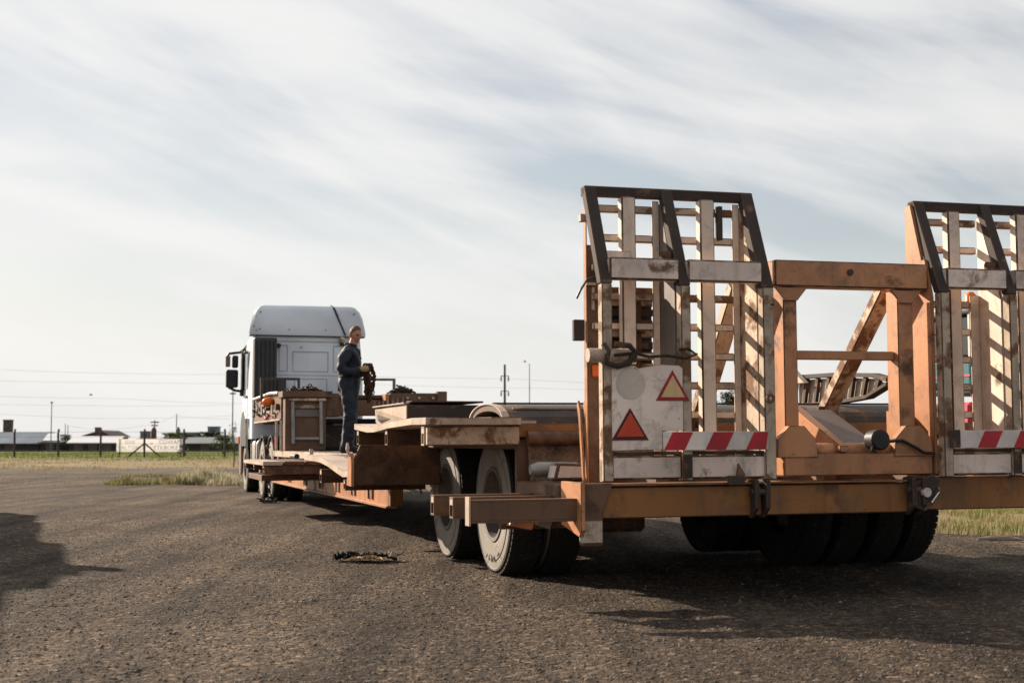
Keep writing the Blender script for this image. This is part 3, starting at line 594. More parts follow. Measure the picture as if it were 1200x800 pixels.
# ---------------------------------------------------------------- raised loading ramps
TAP = [(-.05, 2.06), (.25, 2.73), (.33, 2.73), (.03, 2.06)]
def ramp(u0, left):
    W = 1.20
    main = MB()     # lower legs of the three rails (rear flange)
    for u, w_ in ((.03, .07), (.572, .068), (1.153, .08)): main.box(u0 + u, u0 + u + w_, -.05, .03, .80, 2.06)
    root = main.build('loading_ramp', 'white_rusty', T, .007)
    for u, w_ in ((.025, .08), (.568, .075), (1.15, .086)):
        MB().prism(TAP, 'x', u0 + u, u0 + u + w_).build('bent_tip', 'rust_dark', root, .006)
    MB().prism([(-.055, 1.94), (.09, 2.36), (.15, 2.36), (.04, 1.94)], 'x', u0 + 1.205, u0 + 1.235).build('tip_doubler', 'rust_dark', root, .003)
    # webs: left faces of the middle and right rails, each with a narrow front flange
    for u, t, m_ in ((.565, .02, 'grey_plate' if left else 'white_post'), (1.15, .02, 'white_rusty' if left else 'white_post')):  # left ramp's middle web: its shade is painted in as grey
        MB().prism([(.035, .85), (.035, 2.03), (.27, 2.64), (.30, 2.64), (.30, .85)], 'x', u0 + u, u0 + u + t).build('rail_web', m_, root, .003)
        BX('web_flange', 'white_post', root, (u0 + u - (.05 if left else .075), u0 + u - .001, .288, .301, .95, 2.66 if left else 2.08), .003)
    if not left:
        MB().prism([(.035, .82), (.035, 2.03), (.10, 2.30), (.14, 2.30), (.27, 2.71), (.34, 2.71), (.34, .82)], 'x', u0 + .005, u0 + .03).build('rail_web', 'orange', root, .003)
    # drive side: rungs and top bar
    BX('top_bar', 'rust_dark', root, (u0 + .025, u0 + W + .04, .255, .335, 2.675, 2.74), .007)
    for k in range(10):
        z = 2.60 - .196 * k
        if z < .95: break
        for a, b in ((.10, .56), (.59, 1.145)):
            if left and a < .2 and z < 1.60: continue
            BX('rung', 'white_post' if k % 3 else 'white_rusty', root, (u0 + a, u0 + b, .302, .35, z - .025, z + .025), .007)
    for a, b in ((.265, .365), (.825, .93)): BX('ramp_post', 'white_post', root, (u0 + a, u0 + b, .20, .28, .90 if a > .5 or not left else 1.55, 2.67), .010)
    # rear cross members
    for a, b in ((.092, .573), (.632, 1.163)):
        BX('cross_box', 'white_worn', root, (u0 + a, u0 + b, -.035, .05, 2.088, 2.232), .012)
        BX('foot_plate', 'white_worn', root, (u0 + a, u0 + b, -.03, .04, .812, .962), .012)
    BX('foot_ledge', 'rust_dark', root, (u0 + .08, u0 + 1.2, -.025, .1, .966, .99), .003)
    BX('centre_foot', 'rust_dark', root, (u0 + .575, u0 + .632, -.06, -.032, .82, .97), .004)
    # striped board
    s0 = u0 + (.43 if left else .09); s1 = s0 + .735
    brd = BX('striped_board', 'white_film', root, (s0, s1, -.07, -.056, .995, 1.115), .003)
    n = 5; wd = .735 / 5.2
    k = 0; x = s0 + (0.0 if left else -.02) + .003
    for k in range(3):
        a = x + k * wd * 2.02 + (0 if left else .20)
        P = [(a, .998), (a + wd, .998), (a + wd + .06, 1.112), (a + .06, 1.112)]
        P = [(min(max(p[0], s0 + .002), s1 - .002), p[1]) for p in P]
        if P[0][0] < s1 - .02: MB().prism(P, 'y', -.0735, -.0705).build('red_stripe', 'red_film', root)
    if not left: BX('board_bracket', 'rust_dark', root, (u0 + .05, u0 + .13, -.09, -.072, 1.0, 1.12), .004)
    # small fittings
    MB().lathe([(-.03, 0), (-.03, .03), (.03, .03), (.03, 0)], 'x', (u0 + .53, .1, 2.27), 10).build('stub_pipe', 'rust', root)
    MB().lathe([(-.012, .012), (-.012, .03), (.0, .032), (0, .012)], 'y', (u0 + 1.19, -.055, 1.33), 12).build('ring_hole', 'steel_dark', root)
    MB().lathe([(-.008, 0), (-.008, .012), (.0, .012)], 'y', (u0 + 1.19, -.053, 1.33), 10).build('pin_end', 'white_plate', root)
    BX('hook_plate', 'rust_dark', root, (u0 + .88, u0 + .99, -.08, -.04, .77, .83), .004)
    MB().prism([(u0 + .94, .83), (u0 + 1.0, .83), (u0 + .95, .91)], 'y', -.075, -.045).build('hook_tooth', 'white_rusty', root, .003)
    BX('stop_block', 'rust_dark', root, (u0 + .955, u0 + .99, .20, .25, 2.40, 2.63), .004)
    return root
rl = ramp(0, True); rrp = ramp(2.46, False)
# left ramp: lamp plate with reflectors, backing panel, tied-up pipe and wire
pl = MB().prism([(.085, .995), (.085, 1.51), (.12, 1.54), (.25, 1.535), (.27, 1.52), (.42, 1.545), (.55, 1.54), (.575, 1.52), (.575, 1.12), (.43, 1.12), (.43, 1.0)], 'y', -.056, -.044).build('lamp_plate', 'white_plate', rl, .003)
def tri(cx, cz, w_, h_, y, mat, name, par, t=.006): return MB().prism([(cx - w_ / 2, cz), (cx + w_ / 2, cz), (cx, cz + h_)], 'y', y - t, y).build(name, mat, par, .002)
tri(.208, 1.062, .25, .205, -.0565, 'border_dark', 'red_triangle_rim', rl); tri(.208, 1.082, .19, .155, -.063, 'red_reflector', 'red_triangle', rl)
tri(.502, 1.312, .235, .198, -.0565, 'red_border', 'warning_triangle_rim', rl, .004); tri(.502, 1.334, .165, .142, -.061, 'yellow_film', 'warning_triangle', rl, .004)
MB().lathe([(-.002, 0), (-.002, .10), (.0, .10)], 'y', (.215, -.0565, 1.42), 28).build('faded_disc', 'disc_pale', rl)
for k in range(8):
    z = 2.06 - k * .072; BX('backing_slat', ('rust', 'white_rusty', 'rust_dark')[k % 3], rl, (.10, .55, .37 + .014 * (k % 2), .405 + .014 * (k % 2), z - .024 - .008 * (k % 2), z + .022), .005)
BX('backing_sheet', 'rust_dark', rl, (.09, .56, .43, .445, 1.45, 2.09), .003)
BX('backing_upright', 'rust', rl, (.40, .455, .352, .368, 1.46, 2.08), .004)
MB().lathe([(-.02, 0), (-.02, .025), (-.02, .045), (.30, .045), (.30, 0)], 'x', (-.04, -.02, 1.60), 12).build('tied_pipe', 'white_rusty', rl, smooth=True)
MB().tube([(.03, -.075, 1.67), (.05, -.10, 1.62), (.04, -.09, 1.55), (.12, -.08, 1.53), (.2, -.075, 1.55), (.24, -.08, 1.62), (.2, -.085, 1.66), (.1, -.085, 1.67)], .02, 7).build('strap_bundle', 'rust_dark', rl, smooth=True)
MB().tube([(.1, -.08, 1.60), (.24, -.08, 1.615), (.33, -.085, 1.59), (.45, -.085, 1.60), (.58, -.085, 1.585), (.66, -.085, 1.61), (.60, -.085, 1.645), (.54, -.085, 1.64)], .011, 6).build('bent_wire', 'chain_dark', rl, smooth=True)
MB().tube([(.0, .0, 2.10), (-.06, -.02, 2.08), (-.10, -.02, 2.02), (-.13, -.02, 1.96)], .008, 6).build('loose_wire', 'cable', rl)
BX('top_tab', 'plank_pale', rl, (.0, .07, .26, .31, 2.50, 2.55), .004); BX('guide_rail', 'white_worn', rl, (.09, .32, .18, .24, 2.245, 2.30), .004)
op = BX('corner_post', 'brown', T, (.075, .17, .36, .405, .60, 2.36), .004)  # orange post; brown puts the shade of its rear face into the colour
BX('post_flange', 'orange', op, (.066, .0745, .355, .41, .62, 2.62), .002)
BX('post_lamp', 'amber_lamp', op, (.10, .15, .335, .359, 1.48, 1.56), .008); BX('post_bracket', 'rust_dark', op, (-.02, .057, .36, .40, 1.72, 1.86), .004)
BX('clip', 'plank_pale', op, (.10, .125, .345, .359, 1.92, 2.08), .004); BX('clip', 'plank_pale', op, (.065, .135, .34, .359, 2.085, 2.11), .004)
lk = MB().box(.03, .05, -.02, .02, .80, .94).box(.075, .085, -.02, .02, .80, .94).box(.05, .075, -.02, .02, .925, .94).build('latch_frame', 'plank_pale', T, .002)
MB().tube([(.06, .0, .94), (.06, .0, 1.06)], .012, 6).build('latch_pin', 'plank_pale', lk)
for u in (.04, .085): MB().prism([(.36, .78), (.40, .78), (.47, 1.22), (.50, 1.30), (.47, 1.33), (.43, 1.26)], 'x', u, u + .014).build('lift_arm', 'orange', T, .004)
# tool clutter on the tail frame
MB().lathe([(0, 0), (0, .035), (.06, .055), (.34, .05), (.40, .02), (.40, 0)], 'x', (-.12, 1.05, .86), 12).build('grease_tube', 'steel_galv', T, smooth=True)
MB().prism([(-.05, .79), (.26, .79), (.32, .83), (.24, .90), (-.02, .91)], 'y', .72, .90).build('jack_housing', 'white_plate', T, .02, 2)
BX('jack_base', 'rust', T, (-.1, .34, .68, .95, .70, .785), .008)
for k, (a, b) in enumerate(((-.42, -.26), (-.22, -.12), (-.10, .0))):
    MB().prism([(a, .50), (b, .47), (b + .02, .53), (a + .03, .555)], 'y', .55 + k * .05, .62 + k * .05).build('support_bracket', 'orange' if k != 1 else 'steel_galv', T, .004)
BX('support_bar', 'rust', T, (-.45, .05, .63, .72, .475, .515), .004)
# ---------------------------------------------------------------- centre portal between the ramps
ct = BX('portal_top_beam', 'orange', T, (1.30, 2.465, .06, .22, 2.085, 2.262), .01)
BX('portal_bottom_beam', 'orange', T, (1.33, 2.455, .04, .26, .815, .972), .01)
for a, b in ((1.375, 1.477), (2.243, 2.362)):
    pp = BX('portal_post', 'orange', T, (a, b, .10, .25, .975, 2.083), .006)
    m_ = (a + b) / 2
    MB().prism([(m_ - .12, 2.08), (m_ + .12, 2.08), (m_ + .045, 1.99), (m_ - .045, 1.99)], 'y', .075, .097).build('top_gusset', 'orange', pp, .003)
    MB().prism([(m_ - .15, .94), (m_ + .15, .94), (m_ + .14, 1.06), (m_ + .055, 1.15), (m_ - .055, 1.15), (m_ - .14, 1.06)], 'y', .03, .097).build('foot_gusset', 'orange', pp, .004)
BX('portal_crossbar', 'orange', T, (1.479, 2.24, .15, .21, 1.60, 1.66), .004)
MB().lathe([(-.012, 0), (-.012, .022), (0, .022)], 'y', (1.86, .058, 2.19), 10).build('portal_ring', 'steel_dark', T)
MB().lathe([(1.5, 0), (1.5, .045), (2.18, .045), (2.18, 0)], 'x', (0, .13, .99), 12).build('portal_roller', 'orange', T, smooth=True)
# wedge shaped spine behind the portal
MB().prism([(.03, .975), (.03, 1.015), (.70, 1.30), (.95, 1.30), (.95, 1.16), (.70, 1.15), (.40, 1.0)], 'x', 1.74, 1.80).build('spine_cheek', 'orange', T, .004)
MB().prism([(.10, 1.0), (.80, 1.275), (.80, 1.25), (.10, .975)], 'x', 1.803, 2.10).build('spine_cover', 'grey_plate', T, .003)
MB().prism([(.24, .98), (.24, 1.18), (.36, 1.26), (.5, 1.26), (.5, .98)], 'x', 2.375, 2.44).build('spine_cheek', 'orange', T, .004)
sk = MB().lathe([(-.07, 0), (-.07, .06), (-.055, .072), (.05, .066), (.06, .05), (.06, 0)], 'y', (2.02, .04, 1.055), 16).build('cable_socket', 'black_plastic', T, smooth=True)
MB().tube([(2.07, .03, 1.04), (2.20, .01, 1.05), (2.30, .0, 1.0), (2.36, .0, .965), (2.44, .0, .96)], .012, 6).build('socket_cable', 'cable', sk, smooth=True)
MB().tube([(1.98, .02, 1.02), (1.96, .0, .985), (1.99, .0, .976)], .009, 6).build('socket_strap', 'cable', sk)
for (u, a, b) in ((2.36, (.40, 2.16), (1.35, 1.26)), (1.22, (.46, 2.13), (1.20, 1.20))):
    pr = MB().bar((u, a[0], a[1]), (u, b[0], b[1]), .085, .13, (1, 0, 0)).build('prop_strut', 'white_rusty', T, .008)
    MB().lathe([(-.08, 0), (-.08, .05), (.08, .05), (.08, 0)], 'x', (u, b[0], b[1] - .0), 12).build('strut_pin', 'rust_dark', pr)
    BX('strut_lug', 'rust_dark', T, (u - .11, u - .06, b[0] - .10, b[0] + .10, 1.07, b[1] + .05), .006)

# ================================================================== things carried on the trailer
def on_trailer(name, u, v, z, rz=0, rx=0, ry=0):
    M = Matrix.Translation(TO) @ Matrix.Rotation(TH, 4, 'Z') @ Matrix.Rotation(-.006, 4, 'Y')
    p = M @ Vector((u, v, z)); return empty(name, p, (rx, ry, TH + rz))
tr = on_trailer('steel_trough', 0, 5.75, .90)
TP = [(.0, .54), (.0, .40), (.06, .30), (.28, -.0), (1.0, .0), (1.1, .40), (1.1, .54)]
MB().prism([(.0, .535), (.0, .40), (.20, .02), (.60, .02), (.76, .40), (.76, .535)], 'y', 0, 1.75).build('trough_body', 'rust_dark', tr, .01)
MB().add([(-.012, 0, .535), (-.012, 1.72, .52), (-.012, 1.66, .37), (.03, 1.45, .32), (-.012, 0, .385), (-.002, 0, .535), (-.002, 1.72, .52), (-.002, 1.66, .37), (.035, 1.45, .32), (-.002, 0, .385)], [(0, 1, 2, 3, 4), (9, 8, 7, 6, 5), (0, 5, 6, 1), (1, 6, 7, 2), (4, 3, 8, 9), (0, 4, 9, 5)]).build('side_plate', 'plank_pale', tr)
BX('top_lip', 'plank_pale', tr, (-.04, .02, -.0, 1.74, .540, .556), .003)
for k in range(7): MB().lathe([(0, 0), (0, .018), (.05, .018), (.05, 0)], 'z', (-.01, .1 + k * .26, .557), 8).build('lip_stud', 'rust_dark', tr)
BX('cover_sheet', 'rust_dark', tr, (.04, .80, -.02, 1.0, .557, .575), .004)
tag(tr, 'dark steel trough with pale studded side plate on the deck ahead of the wheels', 'steel trough')
# loose ladder-like loading ramp lying across the wheel arch
ld = on_trailer('ladder_ramp', 2.86, 1.25, 1.345, R(-3), 0, 0)
RT = [(0, .155), (.25, .20), (.9, .235), (1.75, .25)]; RB = [(0, .125), (.35, .035), (.9, .004), (1.75, .0)]
MB().prism(RT + [(a_, b_ + .035) for a_, b_ in RT[::-1]], 'x', -.03, .05).build('top_rail', 'rust_dark', ld, .003); MB().prism(RB + [(a_, b_ + .03) for a_, b_ in RB[::-1]], 'x', -.03, .05).build('bottom_rail', 'rust_dark', ld, .003)
for k in range(8):
    y_ = .16 + k * .22; zt = float(np.interp(y_, [p[0] for p in RT], [p[1] for p in RT])); zb = float(np.interp(y_ + .05, [p[0] for p in RB], [p[1] for p in RB])) + .03
    MB().bar((0, y_, zt), (0, y_ + .06, zb), .05, .03, (1, 0, 0)).build('rung', 'rust_dark', ld, .002)
MB().prism([(.08, .13), (.38, .06), (.9, .03), (1.72, .03), (1.72, .24), (.9, .228), (.25, .19)], 'x', .03, .036).build('bed_sheet', 'plank_pale', ld)
MB().prism([(1.35, .20), (1.78, .20), (1.78, .32), (1.6, .33)], 'x', -.09, -.04).build('end_flap', 'plank_pale', ld, .004)
tag(ld, 'loose ladder-like ramp lying on the deck behind the orange portal', 'loading ramp')

# chains -----------------------------------------------------------------
def chain(mb, pts, ln=.05, r=.008, n=5):
    """oval links strung along a polyline, alternate links turned a quarter"""
    pts = [Vector(p) for p in pts]; seg = []; 
    for a, b in zip(pts[:-1], pts[1:]):
        k = max(1, int((b - a).length / (ln * .72)))
        for i in range(k): seg.append((a.lerp(b, i / k), (b - a).normalized()))
    for i, (p, d) in enumerate(seg):
        a = d.cross(Vector((.3, .2, 1)));
        if a.length < .01: a = d.cross(Vector((1, 0, 0)))
        a.normalize(); b = d.cross(a)
        if i % 2: a = b
        mb.tube([p + d * (ln / 2 * math.cos(t)) + a * (ln * .32 * math.sin(t)) for t in [2 * math.pi * k / 8 for k in range(8)]], r, n, True)
    return mb
def heap(name, u, v, z, sx, sy, sz, n, mat, label, seed, rr=.011, ln=.075):
    random.seed(seed); r = on_trailer(name, u, v, z); mb = MB(); p = Vector((0, 0, rr)); pts = []
    for i in range(n):
        a = random.random() * 6.28; q = random.random() ** .6; pts.append((math.cos(a) * q * sx, math.sin(a) * q * sy, rr + (1 - q) * sz * random.uniform(.5, 1.2)))
    chain(mb, pts, ln, rr); mb.build('chain_links', mat, r, smooth=True); return tag(r, label, 'chain', 'lashing chains')
heap('chain_heap', .45, 15.85, 1.915, .2, .12, .09, 16, 'chain_rust', 'heap of rusty chain on the gooseneck box below the cab', 3)
heap('chain_heap', 2.05, 15.9, 1.885, .26, .16, .14, 26, 'chain_dark', 'dark chain heap on the gooseneck right of the standing man', 4)
heap('chain_heap', .15, 15.75, 1.915, .12, .08, .05, 10, 'chain_dark', 'small dark chain coil at the left corner of the gooseneck box', 6)
random.seed(5)
hc = on_trailer('hanging_chain', -.14, 16.9, 0); mb = MB()
chain(mb, [(-.02, 0, .95), (0, .02, .5), (.03, 0, .12)], .09, .014); pts = [(.03, 0, .12)] + [(random.uniform(-.16, .16), random.uniform(-.15, .15), random.uniform(.015, .06)) for _ in range(12)]; chain(mb, pts, .09, .014)
mb.build('chain_links', 'chain_dark', hc, smooth=True); tag(hc, 'chain hanging from the trailer side to a coil on the gravel', 'chain', 'lashing chains')

# ================================================================== tractor truck
K = empty('tractor_truck', TO, (0, 0, TH)); tag(K, 'white sleeper cab tractor truck coupled to the front of the trailer', 'truck')
def loft(secs):
    n = len(secs[0]); V = [p for s in secs for p in s]; F = [tuple(range(n - 1, -1, -1)), tuple(range((len(secs) - 1) * n, len(secs) * n))]
    for i in range(len(secs) - 1):
        for k in range(n): F.append((i * n + k, i * n + (k + 1) % n, (i + 1) * n + (k + 1) % n, (i + 1) * n + k))
    m = MB(); m.add(V, F); return m
CV0, CV1 = 20.82, 22.95
def rrect(u0, u1, v0, v1, z, r, n=4):
    P = []
    for (cx, cy, a0) in ((u1 - r, v0 + r, -90), (u1 - r, v1 - r, 0), (u0 + r, v1 - r, 90), (u0 + r, v0 + r, 180)):
        for k in range(n + 1): a = R(a0 + 90 * k / n); P.append((cx + r * math.cos(a), cy + r * math.sin(a), z))
    return P
cab = loft([rrect(-.03, 2.26, CV0, CV1, 1.12, .08), rrect(-.03, 2.26, CV0, CV1 + .02, 1.9, .08), rrect(-.02, 2.25, CV0, CV1 - .05, 2.5, .09), rrect(.02, 2.20, CV0 + .01, CV1 - .28, 3.16, .1), rrect(.05, 2.17, CV0 + .02, CV1 - .36, 3.24, .1)]).build('cab', 'truck_white', K, smooth=True)
fs_ = []
for (z, du, dv, bv) in ((3.245, -.12, -.06, .3), (3.30, -.13, -.07, .3), (3.45, -.10, -.06, .36), (3.62, -.06, -.03, .45), (3.76, .0, .02, .6), (3.85, .09, .07, .8), (3.885, .16, .16, .95)):
    u0_, u1_, v0_, v1_ = du + .02, 2.18 - du * .9, CV0 + dv + .02, CV1 - bv; tp_ = .34
    fs_.append([(u0_ + .04, v0_, z), ((u0_ + u1_) / 2, v0_ - .015, z), (u1_ - .04, v0_, z), (u1_, v0_ + .05, z), (u1_ - tp_, v1_, z), (u0_ + tp_, v1_, z), (u0_, v0_ + .05, z)])
loft(fs_).build('roof_fairing', 'truck_white', K, smooth=True)
MB().box(-.10, 2.28, CV0 - .035, CV0 + .2, 3.225, 3.243).build('fairing_gap', 'dark_grey', K)
BX('roof_hatch', 'truck_white', K, (.9, 1.5, 21.4, 21.9, 3.88, 3.92), .01)
def panel(u0, u1, z0, z1, name='pressed_panel'):
    p = MB(); t = .014; y0, y1 = CV0 - .006, CV0 + .004
    p.box(u0, u1, y0, y1, z0, z0 + t).box(u0, u1, y0, y1, z1 - t, z1).box(u0, u0 + t, y0, y1, z0 + t, z1 - t).box(u1 - t, u1, y0, y1, z0 + t, z1 - t); p.build(name, 'panel_line', K)
panel(.78, 1.52, 2.50, 2.92); panel(.50, .68, 2.50, 3.05); panel(1.62, 1.85, 2.50, 3.05); panel(.82, 1.50, 2.06, 2.36)
for z in (3.12, 2.42): BX('panel_seam', 'panel_line', K, (.46, 2.18, CV0 - .005, CV0 + .004, z, z + .012), .0)
for (u, z) in ((.03, 3.33), (.10, 3.36), (-.02, 3.42), (.04, 3.62), (.12, 3.72), (.62, 3.62), (.70, 3.62), (.70, 3.36), (1.40, 3.62), (1.50, 3.62), (1.45, 3.36), (2.15, 3.5), (2.05, 3.72), (.95, 3.0)):
    MB().lathe([(-.02, 0), (-.02, .014), (.03, .014)], 'y', (u, CV0 - .04 + (.0 if z < 3.2 else .0 if z < 3.5 else .05), z), 8).build('rivet', 'dark_grey', K)
MB().bar((1.60, 21.06, 3.90), (1.64, 20.88, 3.83), .035, .03).bar((1.64, 20.88, 3.83), (1.70, 20.80, 3.66), .035, .03).bar((1.70, 20.80, 3.66), (1.86, 20.74, 3.26), .035, .03).build('strap', 'black_plastic', K)
MB().lathe([(-.06, 0), (-.06, .055), (-.03, .065), (0, .05)], 'y', (1.80, CV0 - .01, 3.17), 14).build('work_lamp', 'white_plate', K, smooth=True); BX('lamp_mount', 'black_plastic', K, (1.75, 1.87, CV0 - .05, CV0 - .005, 3.05, 3.12), .006)
# dark side fairing and air intake behind the cab
si = BX('side_fairing', 'dark_grey', K, (-.04, .42, CV0 - .36, CV0 - .012, 1.55, 3.17), .03, seg=2)
for k in range(5): BX('fairing_rib', 'black_plastic', si, (-.0 + k * .085, .03 + k * .085, CV0 - .375, CV0 - .361, 1.6, 3.1), .004)
BX('air_box', 'dark_grey', K, (.43, .62, CV0 - .3, CV0 - .01, 1.7, 2.32), .02, seg=2); MB().lathe([(-.05, 0), (-.05, .045), (0, .05)], 'y', (.49, CV0 - .01, 3.03), 12).build('vent_cap', 'black_plastic', K)
MB().prism([(CV0 + .95, 2.18), (CV1 - .10, 2.18), (CV1 - .28, 2.98), (CV0 + .95, 3.0)], 'x', -.037, -.026).build('side_window', 'glass_dark', K, .003)
MB().box(-.036, -.029, CV0 + .90, CV0 + .915, 1.3, 3.1).build('door_seam', 'panel_line', K); BX('door_handle', 'black_plastic', K, (-.06, -.03, CV0 + 1.0, CV0 + 1.2, 1.98, 2.03), .006)
BX('wind_deflector', 'dark_grey', K, (-.075, -.04, CV1 - .32, CV1 - .02, 2.2, 3.05), .015); BX('sun_visor', 'dark_grey', K, (.0, 2.22, CV1 - .3, CV1 + .12, 2.98, 3.16), .02)
BX('windscreen', 'glass_dark', K, (.15, 2.08, CV1 - .2, CV1 - .02, 2.2, 2.9), .03)
mr_ = BX('mirror', 'black_plastic', K, (-.40, -.14, 22.72, 22.88, 2.23, 2.62), .04, seg=3); BX('upper_mirror', 'black_plastic', K, (-.27, -.14, 22.74, 22.88, 2.66, 2.93), .035, seg=3)
BX('wide_mirror', 'wall_brown', K, (-.41, -.31, 22.76, 22.86, 2.68, 2.92), .02, seg=2)
MB().tube([(-.0, 22.75, 3.08), (-.1, 22.8, 3.0), (-.33, 22.82, 2.97), (-.38, 22.82, 2.90)], .028, 8).build('mirror_arm', 'black_plastic', K, smooth=True); MB().tube([(-.34, 22.8, 2.24), (-.2, 22.8, 2.17), (-.03, 22.76, 2.15)], .028, 8).build('mirror_arm', 'black_plastic', K, smooth=True); BX('mirror_base', 'black_plastic', K, (-.10, -.025, 22.66, 22.84, 2.05, 2.2), .015)
# lower cab, steps, tank, chassis
MB().prism([(21.7, .95), (21.7, 1.25), (21.85, 1.55), (22.2, 1.72), (22.6, 1.72), (22.9, 1.5), (23.05, 1.1), (23.02, .95)], 'x', -.06, .25).build('front_mudguard', 'black_plastic', K, .02)
BX('front_bumper', 'dark_grey', K, (-.06, 2.42, 23.0, 23.3, .40, 1.15), .05, seg=2); BX('step_panel', 'plank_pale', K, (-.06, -.01, 22.82, 23.0, .35, 1.25), .015)
BX('corner_marker', 'amber', K, (-.09, -.06, 23.05, 23.15, 1.02, 1.18), .01)
MB().tube([(-.05, 21.4, 1.55), (-.07, 21.45, 1.3), (-.05, 21.5, .6)], .03, 8).build('cab_grab_rail', 'chrome', K, smooth=True)
for u in (.75, 1.55): BX('chassis_rail', 'dark_grey', K, (u, u + .09, 16.9, 23.0, .78, 1.05), .01)
MB().prism([(p[0], p[1]) for p in rrect(.0, .62, .52, 1.12, 0, .12)], 'y', 20.1, 21.3).build('fuel_tank', 'steel_galv', K, smooth=True)
for v in (20.3, 21.05): BX('tank_strap', 'dark_grey', K, (-.012, .3, v, v + .05, .5, 1.13), .003)
for v0, u in ((17.85, 0.), (19.25, 0.), (17.85, 1.88), (19.25, 1.88)):
    out = [(v0 - .62 * math.cos(R(t)), .56 + .62 * math.sin(R(t))) for t in range(20, 161, 14)]; inn = [(v0 - .59 * math.cos(R(t)), .56 + .59 * math.sin(R(t))) for t in range(160, 19, -14)]
    MB().prism(out + inn, 'x', u, u + .55).build('mudguard', 'black_plastic', K)
for v0 in (17.85, 19.25): MB().lathe([(0, 0), (0, .08), (2.0, .08), (2.0, 0)], 'x', (.2, v0, .53), 12).build('drive_axle', 'dark_grey', K, smooth=True)
MB().lathe([(0, 0), (0, .5), (.08, .5), (.08, 0)], 'z', (1.2, 18.5, 1.18), 24).build('fifth_wheel', 'steel_dark', K); MB().lathe([(0, 0), (0, .08), (.2, .08), (.2, 0)], 'z', (1.2, 18.5, 1.265), 16).build('kingpin', 'steel_dark', T)
BX('gooseneck_underplate', 'steel_dark', T, (.125, 2.595, 16.6, 20.1, 1.40, 1.46), .006)
BX('coupling_stand', 'dark_grey', K, (.7, 1.7, 18.1, 18.9, 1.052, 1.178), .01)
for v0 in (17.85, 19.25):
    for u, sd_ in ((.0, 0), (.31, 0), (2.43, math.pi), (2.12, math.pi)):
        c = cp_tree(wh, K, (u, v0, .545), (R(50 * v0 + u * 90), 0, sd_)); c.scale = (.97, .975, .975)
for u, sd_ in ((.0, 0), (2.43, math.pi)): c = cp_tree(wh, K, (u, 22.4, .545), (.7, 0, sd_)); c.scale = (1.05, .975, .975)
BX('side_marker', 'red_lens', K, (-.02, .0, 17.0, 17.06, .95, 1.15), .004); BX('rear_light', 'red_lens', K, (.1, .4, 16.88, 16.9, .82, .95), .01)
BX('rear_light', 'red_lens', K, (2.0, 2.3, 16.88, 16.9, .82, .95), .01); BX('battery_box', 'black_plastic', K, (.02, .5, 19.95, 20.08, .6, 1.1), .02)

# ================================================================== the man on the deck
PM = Matrix.Translation(TO) @ Matrix.Rotation(TH, 4, 'Z') @ Matrix.Rotation(-.006, 4, 'Y'); pp_ = PM @ Vector((.36, 11.3, .90))
P = empty('person', pp_, (0, 0, R(-9))); tag(P, 'man in dark navy coveralls standing on the trailer deck holding a bunch of chain', 'person')
def skinned(name, joints, edges, mat, parent, root=0, sub=2):
    """joints: list of (x,y,z, rx, ry)"""
    me = bpy.data.meshes.new(name); me.from_pydata([j[:3] for j in joints], edges, []); o = bpy.data.objects.new(name, me); COL.objects.link(o); o.parent = parent
    sm = o.modifiers.new('skin', 'SKIN'); sm.use_smooth_shade = True; sm.branch_smoothing = .4
    if not me.skin_vertices: 
        bpy.context.view_layer.objects.active = o
    sv = me.skin_vertices[0].data
    for i, j in enumerate(joints): sv[i].radius = (j[3], j[4]); sv[i].use_root = (i == root)
    s2_ = o.modifiers.new('sub', 'SUBSURF'); s2_.levels = sub; s2_.render_levels = sub
    if name == 'coverall':
        tx = bpy.data.textures.new('folds', 'CLOUDS'); tx.noise_scale = .11; tx.noise_depth = 2
        dm = o.modifiers.new('folds', 'DISPLACE'); dm.texture = tx; dm.strength = .05; dm.mid_level = .5; dm.texture_coords = 'LOCAL'
    me.materials.append(MATS[mat]); return o
# x forward (to the right in the picture), y to his left, z up
J = [(-.01, 0, .98, .158, .175), (-.02, 0, 1.14, .145, .168), (-.01, 0, 1.30, .155, .185), (.0, 0, 1.42, .12, .16), (.03, 0, 1.505, .07, .072),      # 0-4 torso
     (.0, -.19, 1.425, .09, .09), (-.06, -.24, 1.26, .082, .082), (-.065, -.25, 1.13, .074, .074), (.07, -.20, 1.125, .064, .064), (.185, -.12, 1.155, .05, .05),   # 5-9 right arm
     (.0, .19, 1.425, .09, .09), (-.03, .235, 1.26, .082, .082), (-.03, .25, 1.13, .074, .074), (.10, .18, 1.12, .064, .064), (.195, .08, 1.16, .05, .05),      # 10-14 left arm
     (.0, -.105, .86, .128, .118), (.045, -.12, .52, .10, .098), (.035, -.122, .46, .096, .095), (.0, -.125, .12, .085, .085), (.0, -.125, .05, .09, .09),           # 15-19
     (-.03, .105, .86, .128, .118), (-.02, .12, .52, .10, .098), (-.03, .12, .46, .096, .095), (-.08, .125, .12, .085, .085), (-.08, .125, .05, .09, .09)]            # 20-24
E_ = [(0, 1), (1, 2), (2, 3), (3, 4), (3, 5), (5, 6), (6, 7), (7, 8), (8, 9), (3, 10), (10, 11), (11, 12), (12, 13), (13, 14), (0, 15), (15, 16), (16, 17), (17, 18), (18, 19), (0, 20), (20, 21), (21, 22), (22, 23), (23, 24)]
J = [(x, y * 1.04, z, a * 1.07, b * 1.07) for x, y, z, a, b in J]
skinned('coverall', J, E_, 'navy', P, 0, 3)
